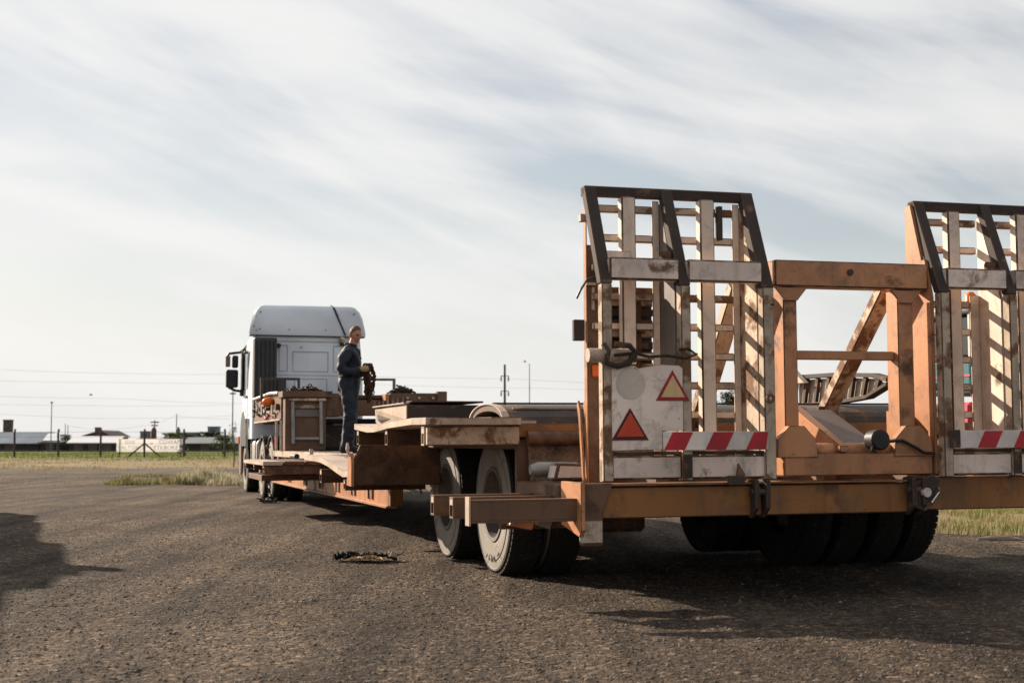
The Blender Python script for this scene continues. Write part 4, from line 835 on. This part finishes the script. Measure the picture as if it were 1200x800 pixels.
# body (mostly inside the coverall): neck, head, wrists, one mesh
hd = MB(); HC = Vector((.065, 0, 1.655)); nu, nv = 28, 20
yaw = R(-34); pit = R(18)
HM = Matrix.Rotation(yaw, 3, 'Z') @ Matrix.Rotation(pit, 3, 'Y')
def headpt(th, ph, inflate=0.):
    # th azimuth (0 = face), ph polar from the crown
    x = math.sin(ph) * math.cos(th); y = math.sin(ph) * math.sin(th); z = math.cos(ph)
    X_ = x * .098; Y_ = y * .076; Z_ = z * .122
    if z < 0:
        k = -z; Y_ *= 1 - .28 * k; X_ = X_ * (1 - .12 * k) + .018 * k
    if x < 0: X_ *= 1.05
    def gsn(a, b, s): return math.exp(-((th - a) ** 2 + (ph - b) ** 2) / (s * s))
    d = .026 * gsn(0, 1.72, .16) + .014 * gsn(0, 1.55, .14) + .008 * gsn(0, 1.36, .35) - .010 * gsn(.42, 1.52, .2) - .010 * gsn(-.42, 1.52, .2) + .008 * gsn(0, 2.05, .2) + .010 * gsn(0, 2.45, .3) - .004 * gsn(0, 2.0, .08)
    r_ = Vector((x, y, z * .6)); r_.normalize(); v = Vector((X_, Y_, Z_)) + r_ * (d + inflate); return HM @ v + HC
vs_ = []; fs2 = []
for i in range(nv + 1):
    for k in range(nu): th = (2 * math.pi * k / nu + math.pi) % (2 * math.pi) - math.pi; vs_.append(headpt(th, max(.02, math.pi * i / nv - .0) if i < nv else math.pi - .02))
for i in range(nv):
    for k in range(nu): fs2.append((i * nu + k, i * nu + (k + 1) % nu, (i + 1) * nu + (k + 1) % nu, (i + 1) * nu + k))
hd.add(vs_, fs2)
for sy_ in (1, -1):       # ears
    c = HM @ Vector((-.008, sy_ * .078, -.012)) + HC; hd.tube([c + HM @ Vector((.012 * math.sin(t) - .004, sy_ * .006 * (1 + math.cos(t * .5)), .032 * math.cos(t))) for t in [k * math.pi / 4 for k in range(8)]], .009, 6, True)
hd.tube([(.015, 0, 1.40), (.03, 0, 1.51), (.055, 0, 1.60)], [.07, .06, .058], 14)
hd.tube([(0, 0, 1.0), (0, 0, 1.2), (0, 0, 1.42)], [.1, .1, .08], 12)
for w0, w1 in (((.07, -.20, 1.135), (.20, -.115, 1.168)), ((.10, .18, 1.13), (.21, .075, 1.172))): hd.tube([w0, w1], [.036, .03], 10)
hd.build('body', 'skin', P, smooth=True)
for sy_ in (1, -1):
    e_ = headpt(.40 * sy_, 1.50, .001); MB().lathe([(-.008, 0), (-.007, .007), (0, .011), (.006, .006)], 'x', tuple(e_), 10).build('eye', 'boot', P, smooth=True)
    MB().tube([headpt(sy_ * t_, 1.36 + .05 * abs(t_ - .42), .003) for t_ in (.16, .3, .45, .62)], [.004, .006, .006, .003], 6).build('eyebrow', 'hair', P, smooth=True)
MB().tube([headpt(t_, 2.02, .001) for t_ in (-.34, -.15, 0, .15, .34)], [.002, .005, .006, .005, .002], 6).build('mouth', 'lip', P, smooth=True)
hv = []; hf = []; rows = 9
for i in range(rows + 1):
    for k in range(nu):
        th = (2 * math.pi * k / nu + math.pi) % (2 * math.pi) - math.pi; lim = .80 + 1.0 * min(1, max(0, (abs(th) - .85) / .7)); lim = min(lim, 1.8) - (.25 if 1.3 < abs(th) < 1.75 else 0)
        ph = max(.02, lim * i / rows); hv.append(headpt(th, ph, .009 * (1 - (i / rows) ** 3) + .001 + .0025 * math.sin(k * 5 + i * 3)))
for i in range(rows):
    for k in range(nu): hf.append((i * nu + k, i * nu + (k + 1) % nu, (i + 1) * nu + (k + 1) % nu, (i + 1) * nu + k))
MB().add(hv, hf).build('hair', 'hair', P, smooth=True)
MB().tube([(.0 + .075 * math.cos(t), .08 * math.sin(t), 1.515 + .015 * math.cos(t * 1.0 + math.pi)) for t in [2 * math.pi * k / 16 for k in range(16)]], .022, 8, True).build('collar', 'navy_dark', P, smooth=True)
for sx_ in (1, -1):       # gloved hands closed round the chain
    gl = MB(); wpt = Vector((.20, -.115, 1.168)) if sx_ > 0 else Vector((.21, .075, 1.172)); fwd = Vector((.85, .35 if sx_ > 0 else -.3, .05)).normalized()
    side = fwd.cross(Vector((0, 0, 1))).normalized(); upv = side.cross(fwd)
    gl.tube([wpt - fwd * .035, wpt, wpt + fwd * .05, wpt + fwd * .085], [.042, .04, .046, .038], 10)
    for q in range(4):
        b0 = wpt + fwd * .08 + upv * (.03 - q * .021); l = (.9, 1., .95, .75)[q]
        gl.tube([b0, b0 + fwd * .035 * l - side * .012 * sx_, b0 + fwd * .040 * l - side * .045 * sx_, b0 + fwd * .008 - side * .055 * sx_], [.0115, .011, .010, .009], 7)
    tb_ = wpt + fwd * .03 + upv * .035; gl.tube([tb_, tb_ + fwd * .03 + upv * .02 - side * .015 * sx_, tb_ + fwd * .055 + upv * .005 - side * .035 * sx_], [.014, .013, .010], 7)
    gl.build('glove', 'glove', P, smooth=True)
for (x, y) in ((.0, -.125), (-.08, .125)):
    MB().prism([(x - .09, .0), (x + .19, .0), (x + .2, .035), (x + .17, .075), (x + .06, .11), (x + .05, .17), (x - .085, .17), (x - .095, .05)], 'y', y - .048, y + .048).build('boot', 'boot', P, .018, 2, smooth=True)
BX('pocket', 'navy_dark', P, (-.155, -.13, -.11, -.02, .86, .98), .006); MB().tube([(.14 * math.cos(t) - .018, .165 * math.sin(t), 1.06) for t in [2 * math.pi * k / 20 for k in range(20)]], .018, 6, True).build('waistband', 'navy_dark', P, smooth=True)
hc2 = empty('chain_bunch', pp_, (0, 0, R(-9))); mb = MB(); random.seed(9)
for k in range(9):
    a, b = random.uniform(.20, .30), random.uniform(.20, .36); y0, y1 = random.uniform(-.09, .05), random.uniform(-.08, .06); zb = random.uniform(.72, .95)
    chain(mb, [(a, y0, 1.22), (a + .0, y0, 1.08), ((a * 2 + b) / 3, (y0 + y1) / 2, zb + .05), ((a + b) / 2, y1, zb), (b, y1, zb + .1), (b + .01, y1, 1.08), (b - .02, y0, 1.22), ((a + b) / 2, y0, 1.25)], .055, .009)
mb.build('chain_links', 'chain_rust', hc2, smooth=True); tag(hc2, 'bunch of rusty chain gripped in the hands of the man in coveralls', 'chain', 'lashing chains')

# ================================================================== debris on the gravel
random.seed(12)
db = empty('tyre_scrap', (-1.3, 12.82, .0), (0, 0, R(4))); db.scale = (1.25, 1.5, 1.15)
def shred(L_, W_, seed, arch_):
    r_ = np.random.default_rng(seed); n = 22; m = 5; V = []; 
    for i in range(n):
        x = -L_ / 2 + L_ * i / (n - 1); c = arch_ * (1 - (2 * i / (n - 1) - 1) ** 2) + r_.uniform(-.006, .010); wd = W_ * (1 - abs(2 * i / (n - 1) - 1) ** 3 * .75) * r_.uniform(.93, 1.06)
        for k in range(m): t = k / (m - 1) - .5; V.append((x + r_.uniform(-.004, .004), t * wd + .02 * math.sin(i * .5), .012 + c + .03 * (t * t) * 2 * (1 if i % 3 else .4) + r_.uniform(-.005, .006)))
    F = [(i * m + k, (i + 1) * m + k, (i + 1) * m + k + 1, i * m + k + 1) for i in range(n - 1) for k in range(m - 1)]
    k = len(V); V2 = V + [(x, y, z - .012) for x, y, z in V]; F2 = F + [tuple(j + k for j in f_[::-1]) for f_ in F]
    for i in range(n - 1): F2 += [(i * m, i * m + k, (i + 1) * m + k, (i + 1) * m), (i * m + m - 1, (i + 1) * m + m - 1, (i + 1) * m + m - 1 + k, i * m + m - 1 + k)]
    return MB().add(V2, F2)
shred(.44, .14, 1, .03).build('rubber_strip', 'rubber', db); o = shred(.24, .07, 2, .02).build('cord_ply', 'yellow_film', db); o.location = (.0, -.09, .0); o.rotation_euler = (0, 0, R(-12))
MB().prism([(.16, .02), (.21, .015), (.225, .05), (.18, .07)], 'y', -.03, .03).build('torn_flap', 'plank_pale', db, .004); MB().tube([(.2, 0, .035), (.24, .0, .045), (.275, .01, .075)], [.009, .008, .005], 6).build('torn_end', 'stone_pale', db)
o = shred(.2, .06, 3, .03).build('rubber_strip', 'rubber', db); o.location = (-.14, -.03, .012); o.rotation_euler = (0, 0, R(18))
tag(db, 'crumpled strip of torn black tyre rubber lying on the gravel', 'tyre scrap')
sl = MB().add([(-.25, 0, 0), (.28, -.05, 0), (.3, .06, 0), (-.2, .1, 0), (-.22, .02, .03), (.1, -.02, .05), (.2, .05, .03), (-.1, .08, .04)], [(0, 3, 2, 1), (4, 5, 6, 7), (0, 1, 5, 4), (1, 2, 6, 5), (2, 3, 7, 6), (3, 0, 4, 7)]).build('flat_stone', 'stone_pale', None, .01); sl.location = (5.25, 15.45, 0); tag(sl, 'flat pale stone on the gravel beside the verge at right', 'stone')

# ================================================================== far background
FY = 97.8
fe = empty('fence', (-26, FY, 0)); tag(fe, 'dark post and wire fence running across the meadow at left', 'fence')
px = [-43., -40, -37.1, -34.1, -31.1, -28.2, -25.2, -22.5, -19.7, -16.8, -14, -11, -8]
for k, x in enumerate(px):
    q = MB().tube([(x + 26, 0, -.05), (x + 26 + random.uniform(-.04, .04), 0, 1.75)], .075, 8).build('post', 'post_dark', fe); MB().tube([(x + 26, 0, 1.75), (x + 26, 0, 1.96)], .07, 8).build('post_cap', 'post_red', q)
    if abs(x + 25.2) < .1: MB().tube([(x + 26, 0, 1.0), (x + 24.85, 0, 0)], .055, 6).build('brace', 'post_dark', q); MB().tube([(x + 26, 0, 1.0), (x + 27.15, 0, 0)], .055, 6).build('brace', 'post_dark', q)
for z in (.5, .95, 1.4, 1.75): MB().tube([(px[0] + 26, -.08, z), (px[-1] + 26, -.08, z)], .008, 4).build('wire', 'wire', fe)
bn = empty('banner', (-25.5, 101, 0)); tag(bn, 'long white lettered banner stretched low behind the braced fence post', 'banner')
MB().prism([(-2.5, .38), (2.15, .38), (2.15, 1.26), (-2.05, 1.28), (-2.5, 1.34)], 'y', 0, .03).build('sheet', 'banner_white', bn)
for (b_, s_, m_, x, z) in (('COWAPT', .40, 'letter_grey', 1.35, 1.06), ('ETKBOKETA', .40, 'letter_blue', 1.25, .66), ('SUUL', .32, 'letter_green', -1.55, 1.06), ('VALTOKO', .40, 'letter_green', -1.5, .66), ('www.evek', .16, 'letter_grey', -.1, .74)): text('lettering', b_, s_, m_, bn, (x, -.006, z), (R(90), 0, 0))
MB().prism([(-.22, .95), (.0, 1.0), (.1, .98), (-.02, .9)], 'y', -.008, -.001).build('emblem', 'letter_grey', bn)
for x in (-2.3, 2.0): MB().tube([(x, .06, 0), (x, .06, 1.3)], .04, 6).build('stake', 'post_dark', bn)
BY = 160.
def bxy(px_, d=BY): return (px_ - 600) / 1667 * d
def bz(y, d=BY): return max(0, 1.05 + (518 - y) * d / 1667)
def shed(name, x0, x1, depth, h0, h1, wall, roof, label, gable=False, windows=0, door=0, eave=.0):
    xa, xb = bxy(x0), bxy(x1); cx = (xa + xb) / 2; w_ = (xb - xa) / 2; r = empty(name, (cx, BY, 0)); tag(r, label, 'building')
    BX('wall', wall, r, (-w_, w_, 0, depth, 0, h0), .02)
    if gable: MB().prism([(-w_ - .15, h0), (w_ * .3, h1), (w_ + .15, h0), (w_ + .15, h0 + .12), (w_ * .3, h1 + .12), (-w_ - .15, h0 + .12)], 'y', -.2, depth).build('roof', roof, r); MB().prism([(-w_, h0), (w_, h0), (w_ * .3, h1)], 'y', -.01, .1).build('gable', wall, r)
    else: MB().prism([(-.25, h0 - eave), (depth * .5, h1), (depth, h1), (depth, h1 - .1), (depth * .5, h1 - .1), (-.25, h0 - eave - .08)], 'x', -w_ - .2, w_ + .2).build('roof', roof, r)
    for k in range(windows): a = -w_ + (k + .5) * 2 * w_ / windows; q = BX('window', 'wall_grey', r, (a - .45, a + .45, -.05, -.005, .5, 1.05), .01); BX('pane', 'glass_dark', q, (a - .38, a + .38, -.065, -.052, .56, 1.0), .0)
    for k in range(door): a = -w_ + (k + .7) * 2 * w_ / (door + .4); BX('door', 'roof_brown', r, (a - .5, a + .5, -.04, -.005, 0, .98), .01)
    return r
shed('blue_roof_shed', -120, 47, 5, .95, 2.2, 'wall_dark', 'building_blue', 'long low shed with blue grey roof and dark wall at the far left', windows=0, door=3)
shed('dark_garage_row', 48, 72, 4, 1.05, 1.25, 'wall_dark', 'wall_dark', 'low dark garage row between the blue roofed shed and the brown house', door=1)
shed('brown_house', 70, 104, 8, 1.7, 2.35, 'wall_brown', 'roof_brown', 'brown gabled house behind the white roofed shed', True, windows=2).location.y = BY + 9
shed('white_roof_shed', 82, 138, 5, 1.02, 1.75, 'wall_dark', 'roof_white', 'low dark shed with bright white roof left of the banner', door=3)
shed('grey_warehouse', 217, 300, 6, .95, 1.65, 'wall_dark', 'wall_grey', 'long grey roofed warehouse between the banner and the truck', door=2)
shed('brown_outbuilding', 140, 196, 6, 1.3, 1.5, 'wall_brown', 'roof_brown', 'low brown outbuilding showing just above the banner', windows=3).location.y = BY + 6
def tower(name, x0, x1, y0, mat, label, cat, d=BY + 14, cyl=False):
    xa, xb = bxy(x0, d), bxy(x1, d); r = empty(name, ((xa + xb) / 2, d, 0)); w_ = (xb - xa) / 2; h_ = bz(y0, d); tag(r, label, cat)
    if cyl: MB().lathe([(0, w_), (h_ * .85, w_), (h_ * .95, w_ * .7), (h_, .05)], 'z', (0, w_, 0), 16).build('shell', mat, r, smooth=True); MB().lathe([(h_ * .55, w_ + .03), (h_ * .58, w_ + .03)], 'z', (0, w_, 0), 16).build('band', 'wall_dark', r)
    else:
        BX('wall', mat, r, (-w_, w_, 0, w_ * 2, 0, h_), .02); BX('parapet', 'wall_dark', r, (-w_ - .05, w_ + .05, -.05, w_ * 2 + .05, h_ + .001, h_ + .1), .01); BX('window', 'glass_dark', r, (-w_ * .5, w_ * .5, -.03, -.005, h_ * .75, h_ * .9), .0)
    return r
tower('block_tower', 244, 256.5, 500.5, 'tower_grey', 'plain grey tower block above the grey warehouse roof', 'tower'); tower('block_tower', 4.5, 13.5, 492.5, 'roof_brown', 'dark square tower above the blue roofed shed', 'tower'); tower('block_tower', 112, 118, 501.5, 'wall_brown', 'small brown tower above the white roofed shed', 'tower')
tower('storage_tank', 177, 183.5, 500, 'tank_red', 'dark red topped tank standing behind the banner', 'tank', cyl=True); tower('storage_tank', 206, 211.5, 500, 'tank_green', 'grey green tank with thin mast behind the banner', 'tank', cyl=True)
tower('small_cabin', 165, 175, 506, 'wall_grey', 'small grey cabin behind the braced fence post', 'building'); tower('small_cabin', 199, 205, 509, 'tank_green', 'low green cabin beside the grey green tank', 'building'); tower('small_cabin', 213, 232, 507.5, 'building_blue', 'wide blue grey building behind the right end of the banner', 'building')
def pole(name, x, y0, d, r, mat, label, arms=(), cat='pole', insul=False):
    X_ = bxy(x, d); o = empty(name, (X_, d, 0)); h_ = bz(y0, d); MB().tube([(0, 0, 0), (0, 0, h_)], [r, r * .7], 8).build('mast', mat, o)
    for (f_, l_) in arms:
        q = MB().bar((-l_, 0, h_ * f_), (l_, 0, h_ * f_), .14, .14).build('crossarm', mat, o)
        if insul:
            for s_ in (-1, 1): MB().lathe([(-1.1, .12), (-.9, .2), (-.7, .12), (-.5, .2), (-.3, .12), (-.0, .1)], 'z', (s_ * l_ * .9, 0, h_ * f_), 8).build('insulator', 'wire', o)
    return tag(o, label, cat)
pole('lamp_post', 61, 471, 150, .06, 'pole', 'thin tall lamp post right of the blue roofed shed', ((.99, .12),)); pole('utility_pole', 182, 492, 175, .08, 'post_red', 'short reddish utility pole beside the red topped tank', ((.93, .5), (.82, .4)))
pole('utility_pole', 207.5, 485, 176, .07, 'pole', 'mast rising from the grey green tank behind the banner'); pole('utility_pole', 273, 444, 150, .07, 'post_red', 'tall thin reddish pole just left of the truck mirror', ((.80, .3),))
pole('utility_pole', 77.5, 496, 180, .06, 'pole', 'left of two short poles above the brown house'); pole('utility_pole', 80.5, 498, 180, .06, 'pole', 'right of two short poles above the brown house')
pole('power_pylon', 591.5, 427, 300, .30, 'wall_dark', 'dark pole with three insulator crossarms above the trailer deck', ((.86, .85), (.68, .85), (.50, .85)), 'pylon', True); pole('lamp_post', 620.5, 426, 300, .12, 'pole_concrete', 'slim grey lamp post right of the insulator pole')
wr = empty('power_lines', (-40, 190, 0)); tag(wr, 'thin overhead power lines crossing the sky above the far sheds', 'power lines')
def Wpt(x, y, d): return (bxy(x, d) + 40, d - 190, 1.05 + (518 - y) * d / 1667)
for pts in ([(-60, 430), (140, 437.5), (330, 438), (600, 444), (760, 450)], [(-60, 444), (120, 448), (400, 449), (640, 455), (800, 458)], [(-60, 462), (140, 467), (290, 473)], [(-60, 471), (90, 475), (275, 474.5)], [(-60, 480), (60, 488), (160, 490), (273, 487)], [(80, 498), (120, 504), (180, 497), (206, 487), (270, 491)]):
    q = [];
    for (a, b) in zip(pts[:-1], pts[1:]):
        for i in range(6): t = i / 6; q.append(Wpt(a[0] + (b[0] - a[0]) * t, a[1] + (b[1] - a[1]) * t + 1.0 * math.sin(math.pi * t), 190))
    q.append(Wpt(*pts[-1], 190)); MB().tube(q, .010, 4).build('cable', 'wire', wr)
# trees and bushes
def tree(name, x, y, hh, rx, n, leaf, label, trunk_r=.05, z0=.3, seed=1, ls=.12, limbs=7, cat='tree'):
    rg = np.random.default_rng(seed); r = empty(name, (x, y, 0)); tb = MB(); tb.tube([(0, 0, -.05), (.03, .02, hh * .4), (-.02, 0, hh * .85)], [trunk_r, trunk_r * .7, trunk_r * .2], 7); tips = []
    for k in range(limbs):
        a = rg.random() * 6.28; h0 = hh * (z0 + (.9 - z0) * k / limbs); l_ = rx * (1.1 - .6 * k / limbs) * rg.uniform(.7, 1.1); p0 = (0, 0, h0); p1 = (math.cos(a) * l_ * .5, math.sin(a) * l_ * .5, h0 + l_ * .35); p2_ = (math.cos(a) * l_, math.sin(a) * l_, h0 + l_ * .55); tb.tube([p0, p1, p2_], [trunk_r * .45, trunk_r * .3, trunk_r * .1], 5); tips += [p1, p2_]
    tb.build('trunk', 'bark', r, smooth=True); tips += [(0, 0, hh * .85), (0, 0, hh * .95)]; tips = np.array(tips)
    c = tips[rg.integers(0, len(tips), n)] + rg.normal(0, rx * .20, (n, 3)) * np.array([1, 1, .8]); c[:, 2] = np.clip(c[:, 2], hh * z0 * .5, hh)
    d1 = rg.normal(size=(n, 3)); d1 /= np.linalg.norm(d1, axis=1)[:, None]; d2 = np.cross(d1, rg.normal(size=(n, 3))); d2 /= np.linalg.norm(d2, axis=1)[:, None]; s_ = (ls * rg.uniform(.5, 1.2, n))[:, None]
    V = np.stack([c - d1 * s_, c + d2 * s_ * .4, c + d1 * s_, c - d2 * s_ * .4], 1).reshape(-1, 3); F = np.arange(4 * n).reshape(-1, 4); raw('crown', V, F, leaf, r); return tag(r, label, cat)
tree('birch_sapling', bxy(275, 60), 60, 1.9, .33, 260, 'leaf', 'sparse young tree just left of the truck cab', .03, .25, 3, .05, 9)
tree('bush', bxy(262, 120), 120, 1.6, .9, 900, 'leaf', 'low green bush by the warehouse end left of the truck', .06, .1, 4, .12, 8, 'bush'); tree('bush', bxy(150, 150), 171, 2.1, 1.6, 700, 'leaf', 'rounded bush top above the left end of the banner', .08, .2, 5, .2, 8, 'bush'); tree('bush', bxy(190, 150), 172, 2.2, 1.8, 700, 'leaf_dark', 'dark bush top above the middle of the banner', .08, .2, 6, .2, 8, 'bush'); tree('bush', bxy(210, 98), 99.5, .9, .35, 260, 'leaf', 'small green shrub at the fence foot right of the banner', .03, .1, 9, .08, 6, 'bush')
tree('pine_tree', bxy(858, 70), 70, 3.75, .75, 1500, 'leaf_dark', 'dark treetop showing through the rungs of the left ramp', .1, .35, 8, .10, 12); tree('bush', bxy(55, 160), 168, 1.9, 1.0, 500, 'leaf', 'small bush behind the dark garage row', .06, .2, 10, .15, 7, 'bush')
# birds
for (x, y, lab) in ((106.5, 463, 'tiny bird in the sky above the far sheds'), (615, 424, 'tiny bird beside the slim lamp post top')):
    b = MB().tube([(-.16, 0, 0), (-.05, 0, .02), (.1, 0, .02), (.2, 0, .0)], [.01, .05, .045, .015], 6).add([(-.03, 0, .04), (.07, 0, .04), (.0, .32, .16), (-.06, .30, .15), (-.03, 0, .03), (.07, 0, .03), (.0, .32, .15), (-.06, .3, .14)], [(0, 1, 2, 3), (7, 6, 5, 4)]).add([(-.03, 0, .04), (.07, 0, .04), (.0, -.32, .16), (-.06, -.30, .15)], [(3, 2, 1, 0)]).build('bird', 'wall_dark'); b.location = (bxy(x, 140), 140, 1.05 + (518 - y) * 140 / 1667); tag(b, lab, 'bird')
# teal and red farm tractor beyond the right ramp
A = empty('farm_tractor', (9.0, 25.6, 0), (0, 0, R(12))); tag(A, 'teal and red farm tractor glimpsed through the right ramp', 'tractor')
BX('bonnet', 'teal', A, (-.45, .45, -2.2, -.5, 1.1, 1.75), .08, seg=2); BX('cab_body', 'teal', A, (-1.1, 1.0, -.5, 1.2, 1.9, 2.55), .06, seg=2); BX('cab_window', 'glass_dark', A, (-1.02, .92, -.42, 1.1, 2.56, 3.3), .04); BX('cab_roof', 'tractor_grey', A, (-1.15, 1.05, -.6, 1.3, 3.31, 3.48), .05, seg=2)
for x in (-1.05, .95):
    for y in (-.45, 1.1): BX('cab_pillar', 'white_post', A, (x - .04, x + .04, y - .04, y + .04, 2.5, 3.32), .01)
MB().lathe([(0, 0), (0, .11), (.16, .1), (.22, .05), (.22, 0)], 'z', (-.95, -.3, 3.485), 12).build('beacon', 'amber', A, smooth=True)
BX('frame_rail', 'pink_red', A, (-1.2, 1.1, -.6, 1.1, 1.2, 1.75), .06); BX('stripe', 'pink_red', A, (-1.115, -1.1, -.5, 1.2, 2.2, 2.24), .002); BX('chassis', 'tractor_grey', A, (-.5, .5, -2.2, 1.3, .7, 1.19), .04)
for x in (-1.15, -.85): MB().tube([(x, -.62, 1.9), (x + .06, -.64, 1.7), (x + .02, -.64, 1.5)], .03, 6).build('hose', 'pink_red', A)
for (x, y, r_) in ((-1.45, .6, .8), (1.2, .6, .8), (-1.0, -1.8, .5), (.75, -1.8, .5)): q = MB().lathe([(0, 0), (0, r_ * .5), (.0, r_ * .85), (.06, r_), (.30, r_), (.36, r_ * .85), (.36, 0)], 'x', (x, y, r_), 24).build('wheel', 'rubber', A, smooth=True); MB().lathe([(-.02, 0), (-.02, r_ * .45), (.0, r_ * .5)], 'x', (x, y, r_), 16).build('rim', 'pink_red', q)
# lorry parked out of frame at left: its shadow reaches the yard
Lr = empty('parked_lorry', (-10.80, 22.76, 0), (0, 0, TH)); tag(Lr, 'parked lorry left of the picture whose shadow falls on the yard', 'lorry')
prof = [(0, .9), (0, 2.60), (-3.3, 2.64), (-3.45, 2.86), (-4.5, 2.9), (-5.9, 2.92), (-6.05, 3.05), (-6.9, 3.02), (-7.2, 2.92), (-8.5, 2.88), (-8.7, 2.68), (-13.2, 2.74), (-13.2, .9)]
MB().prism(prof, 'x', -2.5, 0).build('load_body', 'lorry_box', Lr, .02); BX('cab', 'lorry_paint', Lr, (-2.45, -.05, .1, 2.1, .6, 2.58), .12, seg=3); BX('windscreen', 'glass_dark', Lr, (-2.3, -.2, 2.06, 2.115, 1.5, 2.35), .01); BX('chassis', 'dark_grey', Lr, (-1.8, -.7, -13, 2, .6, .9), .02)
for v in (1.2, -9.2, -10.5, -11.8):
    for u, sd_ in ((-.32, math.pi), (-2.2, 0)): q = cp_tree(wh, Lr, (u + (.3 if sd_ else -.3), v, .545), (v, 0, sd_)); q.scale = (.97, .97, .97)
MB().tube([(-.03, -6.3, 2.7), (.12, -6.35, 2.95), (.2, -6.45, 3.02)], .14, 8).build('load_arm', 'lorry_box', Lr)
